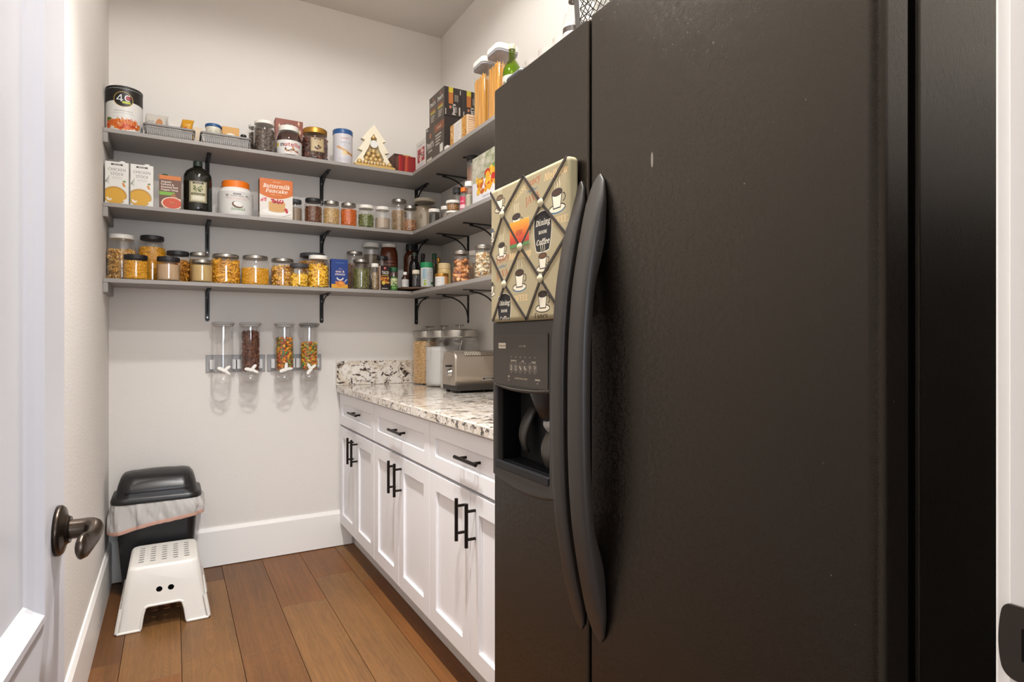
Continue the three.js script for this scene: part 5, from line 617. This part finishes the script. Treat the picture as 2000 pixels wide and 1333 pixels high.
// ---------- things on the worktop ----------
[[-3.33, 'grain', '#d3a868', 'big glass canister of rolled oats, nearest the back wall', 0.25], [-3.118, 'grain', '#f6f4f0', 'big glass canister of flour in the middle of three', 0.215], [-2.906, 'grain', '#f0ece4', 'big glass canister of sugar behind the toaster', 0.13]].forEach(([z, k, c, label, top], i) => {
  const t = thing('glass_canister', label, 'canister', [1.332, CT, z], 0, 'three big steel-lidded glass canisters'), r = 0.1035;
  const prof = (y) => (y < 0.012 ? r - 0.008 * (1 - y / 0.012) ** 2 : y < 0.235 ? r : y < 0.262 ? lerp(r, r - 0.014, ((y - 0.235) / 0.027) ** 2) : r - 0.014), P = [[0.0001, 0.002], [r - 0.014, 0.0005]]; for (let j = 0; j <= 24; j++) { const y = 0.001 + 0.279 * (j / 24); P.push([prof(y), y]); } for (let j = 24; j >= 0; j--) { const y = 0.005 + 0.275 * (j / 24); P.push([prof(y) - 0.002, y]); } mesh('glass', lathe(P, 48), M.glass, t);
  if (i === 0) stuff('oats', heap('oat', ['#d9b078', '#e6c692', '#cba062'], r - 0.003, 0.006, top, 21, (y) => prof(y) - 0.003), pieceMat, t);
  else { const gp = [[0.0001, 0.004]]; for (let j = 0; j <= 14; j++) { const y = 0.004 + (top - 0.004) * (j / 14); gp.push([prof(y) - 0.003, y + 0.002]); } gp.push([0.06, top + 0.008], [0.0001, top + 0.014]); stuff('contents', metricLathe(lathe(gp, 40), r), grainMat(c), t); }
  mesh('lid', lathe([[0.094, 0.272], [0.098, 0.274], [0.0985, 0.278], [0.0985, 0.308], [0.096, 0.314], [0.09, 0.316], [0.0001, 0.317]], 48), M.steel, t);
  mesh('knob', join(lathe([[0.004, 0.316], [0.004, 0.336], [0.0001, 0.337]], 16), put(cyl(0.0035, 0.05, 0, 0, 0, 14), 0, 0.338, 0, 0, 0.6, PI / 2)), M.steel, t);
  if (i === 2) mesh('scoop', join(put(cyl(0.006, 0.14, 0, 0, 0, 12), 0.01, 0.19, -0.02, 0.2, 0, -0.1), put(lathe([[0.0001, -0.02], [0.018, -0.016], [0.028, 0], [0.03, 0.012], [0.028, 0.01], [0.0001, -0.017]], 20), 0.012, 0.145, 0.0)), M.steel, t);
});
{
  const t = thing('toaster', 'champagne-coloured metal toaster with a round control dial', 'toaster', [1.32, CT, -2.715], 0.0), skin = std('#a99e92', 0.32, { metalness: 0.7 }), dark = paint('#2b2622', 0.45);
  // local x along the slot, cross section in z and y
  const sec = (k, yk = 1) => { const out = [], w = 0.083 * k, y0 = 0.038, y1 = 0.207 * yk; for (let i = 0; i <= 10; i++) { const a = (i / 10) * PI; const c = Math.cos(a), s = Math.sin(a); out.push([Math.sign(c) * Math.pow(Math.abs(c), 0.55) * w, y1 - 0.075 + Math.pow(s, 0.62) * 0.075]); } return [[w * 1.0, y0], [w * 1.03, y0 + 0.05], ...out, [-w * 1.03, y0 + 0.05], [-w, y0]]; };
  const ring = (x, k, yk) => sec(k, yk).map(([z, y]) => [x, y, z]);
  mesh('shell', loft([ring(-0.138, 0.86, 0.955), ring(-0.134, 0.94, 0.985), ring(-0.124, 1, 1), ring(0.124, 1, 1), ring(0.134, 0.94, 0.985), ring(0.138, 0.86, 0.955)].reverse()), skin, t);
  mesh('base', join(span(-0.132, 0.132, 0.012, 0.042, -0.086, 0.086, 0.006)), dark, t); for (const [x, z] of [[-0.11, 0.066], [0.11, 0.066], [-0.11, -0.066], [0.11, -0.066]]) mesh('foot', cyl(0.009, 0.014, x, 0.0065, z, 14), M.black, t);
  mesh('slot', join(put(span(-0.085, 0.1, -0.004, 0.003, -0.011, 0.011, 0.002), 0, 0.1905, 0.0705, 0.95)), paint('#5d5348', 0.4), t); mesh('slot_rack', join(...Array.from({ length: 20 }, (_, i) => put(box(0.002, 0.002, 0.02, 0, 0, 0, 0), -0.08 + i * 0.0092, 0.1925, 0.074, 0.95))), paint('#cfc6b8', 0.4), t);
  mesh('dial', put(lathe([[0.021, 0], [0.021, 0.004], [0.017, 0.007], [0.016, 0.018], [0.014, 0.02], [0, 0.02]], 28), -0.139, 0.098, 0.03, 0, 0, PI / 2), M.steel, t);
  mesh('lever', join(span(-0.164, -0.136, 0.128, 0.137, 0.02, 0.045, 0.003)), M.black, t);
  mesh('badge', put(box(0.07, 0.016, 0.002, 0, 0, 0, 0.0005), 0.04, 0.068, 0.0868), [0, 1, 2, 3, 4, 5].map((i) => (i === 4 ? print(280, 64, (x, w, h) => { fill(x, '#d0c7ba', 0, 0, w, h); fill(x, '#2b2521', 12, 12, w - 24, h - 24); words(x, 'KitchenAid', w / 2, h / 2 + 1, 28, '#d8d0c4'); }, 0.3) : M.tin)), t);
}

// ---------- on the floor ----------
{
  const t = thing('waste_bin', 'black swing-top waste bin lined with a white bag', 'waste bin', [-0.062, 0, -3.322]), q = rng(12);
  mesh('body', loft([roundRing(0.265, 0.17, 0.03, 0), roundRing(0.272, 0.176, 0.035, 0.01), roundRing(0.335, 0.238, 0.045, 0.425), roundRing(0.325, 0.228, 0.042, 0.425), roundRing(0.262, 0.166, 0.03, 0.012)], true, true), paint('#131315', 0.42), t);
  const lid = mesh('lid', loft([roundRing(0.35, 0.252, 0.05, 0.432), roundRing(0.366, 0.266, 0.056, 0.434), roundRing(0.368, 0.268, 0.057, 0.446), roundRing(0.36, 0.26, 0.054, 0.457), roundRing(0.334, 0.25, 0.06, 0.459), roundRing(0.326, 0.244, 0.06, 0.478), roundRing(0.314, 0.226, 0.06, 0.508), roundRing(0.296, 0.188, 0.06, 0.536), roundRing(0.27, 0.13, 0.05, 0.554), roundRing(0.23, 0.05, 0.024, 0.562)]), paint('#1b1a1b', 0.36), t);
  const fl = []; for (let i = 0; i <= 18; i++) { const a = -1.36 + (2.72 * i) / 18, z = Math.sin(a) * 0.1265, y = 0.4605 + Math.cos(a) * 0.1035, cr = []; for (let j = 0; j <= 12; j++) { const u = j / 6 - 1; cr.push([u * 0.124, y + 0.0035 - 0.009 * u * u * Math.cos(a), z * (1.02 - 0.02 * u * u)]); } for (let j = 12; j >= 0; j--) { const u = j / 6 - 1; cr.push([u * 0.128, y - 0.012 - 0.009 * u * u * Math.cos(a), z * 0.93]); } fl.push(cr); } mesh('swing_flap', loft(fl.reverse()), paint('#232122', 0.33), lid); mesh('food_scrap', put(box(0.024, 0.0025, 0.006, 0, 0, 0, 0.001), 0.085, 0.507, 0.104, 0.9, 0.4), paint('#b9703a', 0.6), lid);
  const bag = (y, out, amp, sd) => roundRing(0.338 + out, 0.241 + out, 0.05, y, 0, 0, 14).flatMap((p, i, A) => { const b = A[(i + 1) % A.length], n = i % 15 === 14 ? 28 : 1; return Array.from({ length: n }, (_, k) => p.map((v, c) => v + ((b[c] - v) * k) / n)); }).map(([x, yy, z], i) => { const a = Math.atan2(z, x), k = amp * (noise(Math.cos(a) * 3 + 1 + yy * 2, Math.sin(a) * 3) + 0.8 * noiseB(Math.cos(a) * 8 + yy * 7, Math.sin(a) * 8)) + (amp / 0.011) * (0.003 * noise(x * 26 + yy * 16 + z * 9, yy * 5 + z * 20) + 0.0018 * noiseB(x * 48 - yy * 30, yy * 12 + z * 30)), L = Math.hypot(x, z); const drop = (0.006 * noise(x * 5 + 5, z * 5) + 0.15 * x - 0.004) * (0.436 - yy) * 10; return [x + (x / L) * k, yy + drop, z + (z / L) * k]; });
  const rings = []; for (let i = 0; i <= 12; i++) { const f = i / 12; rings.push(bag(lerp(0.34, 0.436, f), 0.006 + 0.036 * Math.sin(PI * Math.min(1, 0.2 + 0.8 * (1 - f)) * 0.62), 0.011 * Math.sin(PI * (0.15 + 0.8 * f)), 1 + f)); }
  mesh('bin_liner', loft(rings, false, false), new THREE.MeshPhysicalMaterial({ color: '#e2deda', roughness: 0.6, transmission: 0.4, thickness: 0, side: THREE.DoubleSide }), t);
  const hem = rings[0].map(([x, y, z]) => [x * 1.012, y - 0.001, z * 1.016]); mesh('drawstring_hem', loft([hem.map(([x, y, z]) => [x * 0.985, y - 0.006, z * 0.985]), hem, hem.map(([x, y, z]) => [x * 1.004, y + 0.011, z * 1.004])], false, false), new THREE.MeshPhysicalMaterial({ color: '#eab9a6', roughness: 0.6, transmission: 0.35, thickness: 0, side: THREE.DoubleSide }), t); void q;
}
{
  const t = thing('step_stool', 'white plastic step stool with slotted top standing before the waste bin', 'stool', [-0.031, 0, -3.02], 0), ev = new Evaluator(); ev.useGroups = false; ev.attributes = ['position', 'normal', 'uv'];
  const B = (g) => { const b = new Brush(g); b.updateMatrixWorld(); return b; };
  const H = 0.25, wAt = (y) => lerp(0.336, 0.252, y / H), dAt = (y) => lerp(0.372, 0.312, y / H), R = (o, y) => roundRing(wAt(y) - 2 * o, dAt(y) - 2 * o, 0.03 - o * 0.6, y, 0, 0, 6);
  const outer = loft([R(0, 0), R(0, 0.08), R(0, 0.16), R(0, 0.236), R(0.002, 0.243), R(0.0055, 0.248), R(0.011, 0.25)]), inner = loft([R(0.004, -0.01), R(0.004, 0.12), R(0.005, 0.239), R(0.0125, 0.2475)]);
  let s = ev.evaluate(B(outer), B(inner), SUBTRACTION);
  const arch = (w0, w1, h, d) => { const a = new THREE.Shape(); a.moveTo(-w0 / 2, -0.02); a.lineTo(w0 / 2, -0.02); a.lineTo(w1 / 2 + 0.004, h - 0.014); a.quadraticCurveTo(w1 / 2, h, w1 / 2 - 0.014, h); a.lineTo(-w1 / 2 + 0.014, h); a.quadraticCurveTo(-w1 / 2, h, -w1 / 2 - 0.004, h - 0.014); a.closePath(); return new THREE.ExtrudeGeometry(a, { depth: d, bevelEnabled: false, curveSegments: 6 }).translate(0, 0, -d / 2); };
  s = ev.evaluate(s, B(arch(0.165, 0.138, 0.092, 0.6)), SUBTRACTION); s = ev.evaluate(s, B(arch(0.2, 0.17, 0.092, 0.6).rotateY(PI / 2)), SUBTRACTION);
  const holes = []; for (let i = 0; i < 5; i++) for (let j = 0; j < 7; j++) { const g = extrude(rectShape(0.022, 0.0145, 0.007), 0.06, 0, 1, 3); g.rotateX(-PI / 2); holes.push(g.translate((i - 2) * 0.042, 0.21, -0.098 + j * 0.031)); }
  for (const g of holes) s = ev.evaluate(s, B(g), SUBTRACTION);
  for (const k of [-1, 1]) s = ev.evaluate(s, B(put(cyl(0.0115, 0.7, 0, 0, 0, 20), k * 0.021 + 0.004, 0.152, 0, PI / 2)), SUBTRACTION);
  const plastic = std('#d9d5ce', 0.35); mesh('body', toCreasedNormals(s.geometry, 0.6), plastic, t);
  // raised rims along the open lower edges
  const front = (k) => { const z = (y) => k * (dAt(y) / 2 - 0.002), P = []; const add = (x, y) => P.push([x, Math.max(y, 0.0055), z(y) + k * 0.0015]); add(-wAt(0.1) / 2 + 0.004, 0.1); add(-wAt(0) / 2 + 0.004, 0.004); add(-0.083, 0.004); add(-0.075, 0.06); add(-0.067, 0.088); add(-0.055, 0.093); add(0.055, 0.093); add(0.067, 0.088); add(0.075, 0.06); add(0.083, 0.004); add(wAt(0) / 2 - 0.004, 0.004); add(wAt(0.1) / 2 - 0.004, 0.1); const c = new THREE.CurvePath(); for (let i = 0; i + 1 < P.length; i++) c.add(new THREE.LineCurve3(V(...P[i]), V(...P[i + 1]))); return new THREE.TubeGeometry(c, 120, 0.0055, 8, false); };
  const sideRim = (k) => { const x = (y) => k * (wAt(y) / 2 - 0.002), P = []; const add = (z, y) => P.push([x(y) + k * 0.0015, Math.max(y, 0.0055), z]); const e = (y) => dAt(y) / 2 - 0.004; add(-e(0.1), 0.1); add(-e(0), 0.004); add(-0.1, 0.004); add(-0.09, 0.07); add(-0.075, 0.093); add(0.075, 0.093); add(0.09, 0.07); add(0.1, 0.004); add(e(0), 0.004); add(e(0.1), 0.1); const c = new THREE.CurvePath(); for (let i = 0; i + 1 < P.length; i++) c.add(new THREE.LineCurve3(V(...P[i]), V(...P[i + 1]))); return new THREE.TubeGeometry(c, 100, 0.0055, 8, false); };
  mesh('rim', join(front(1), front(-1), sideRim(1), sideRim(-1)), plastic, t);
}

scene.traverse((o) => { if (o.isMesh) o.castShadow = o.receiveShadow = true; });
renderer.render(scene, camera);
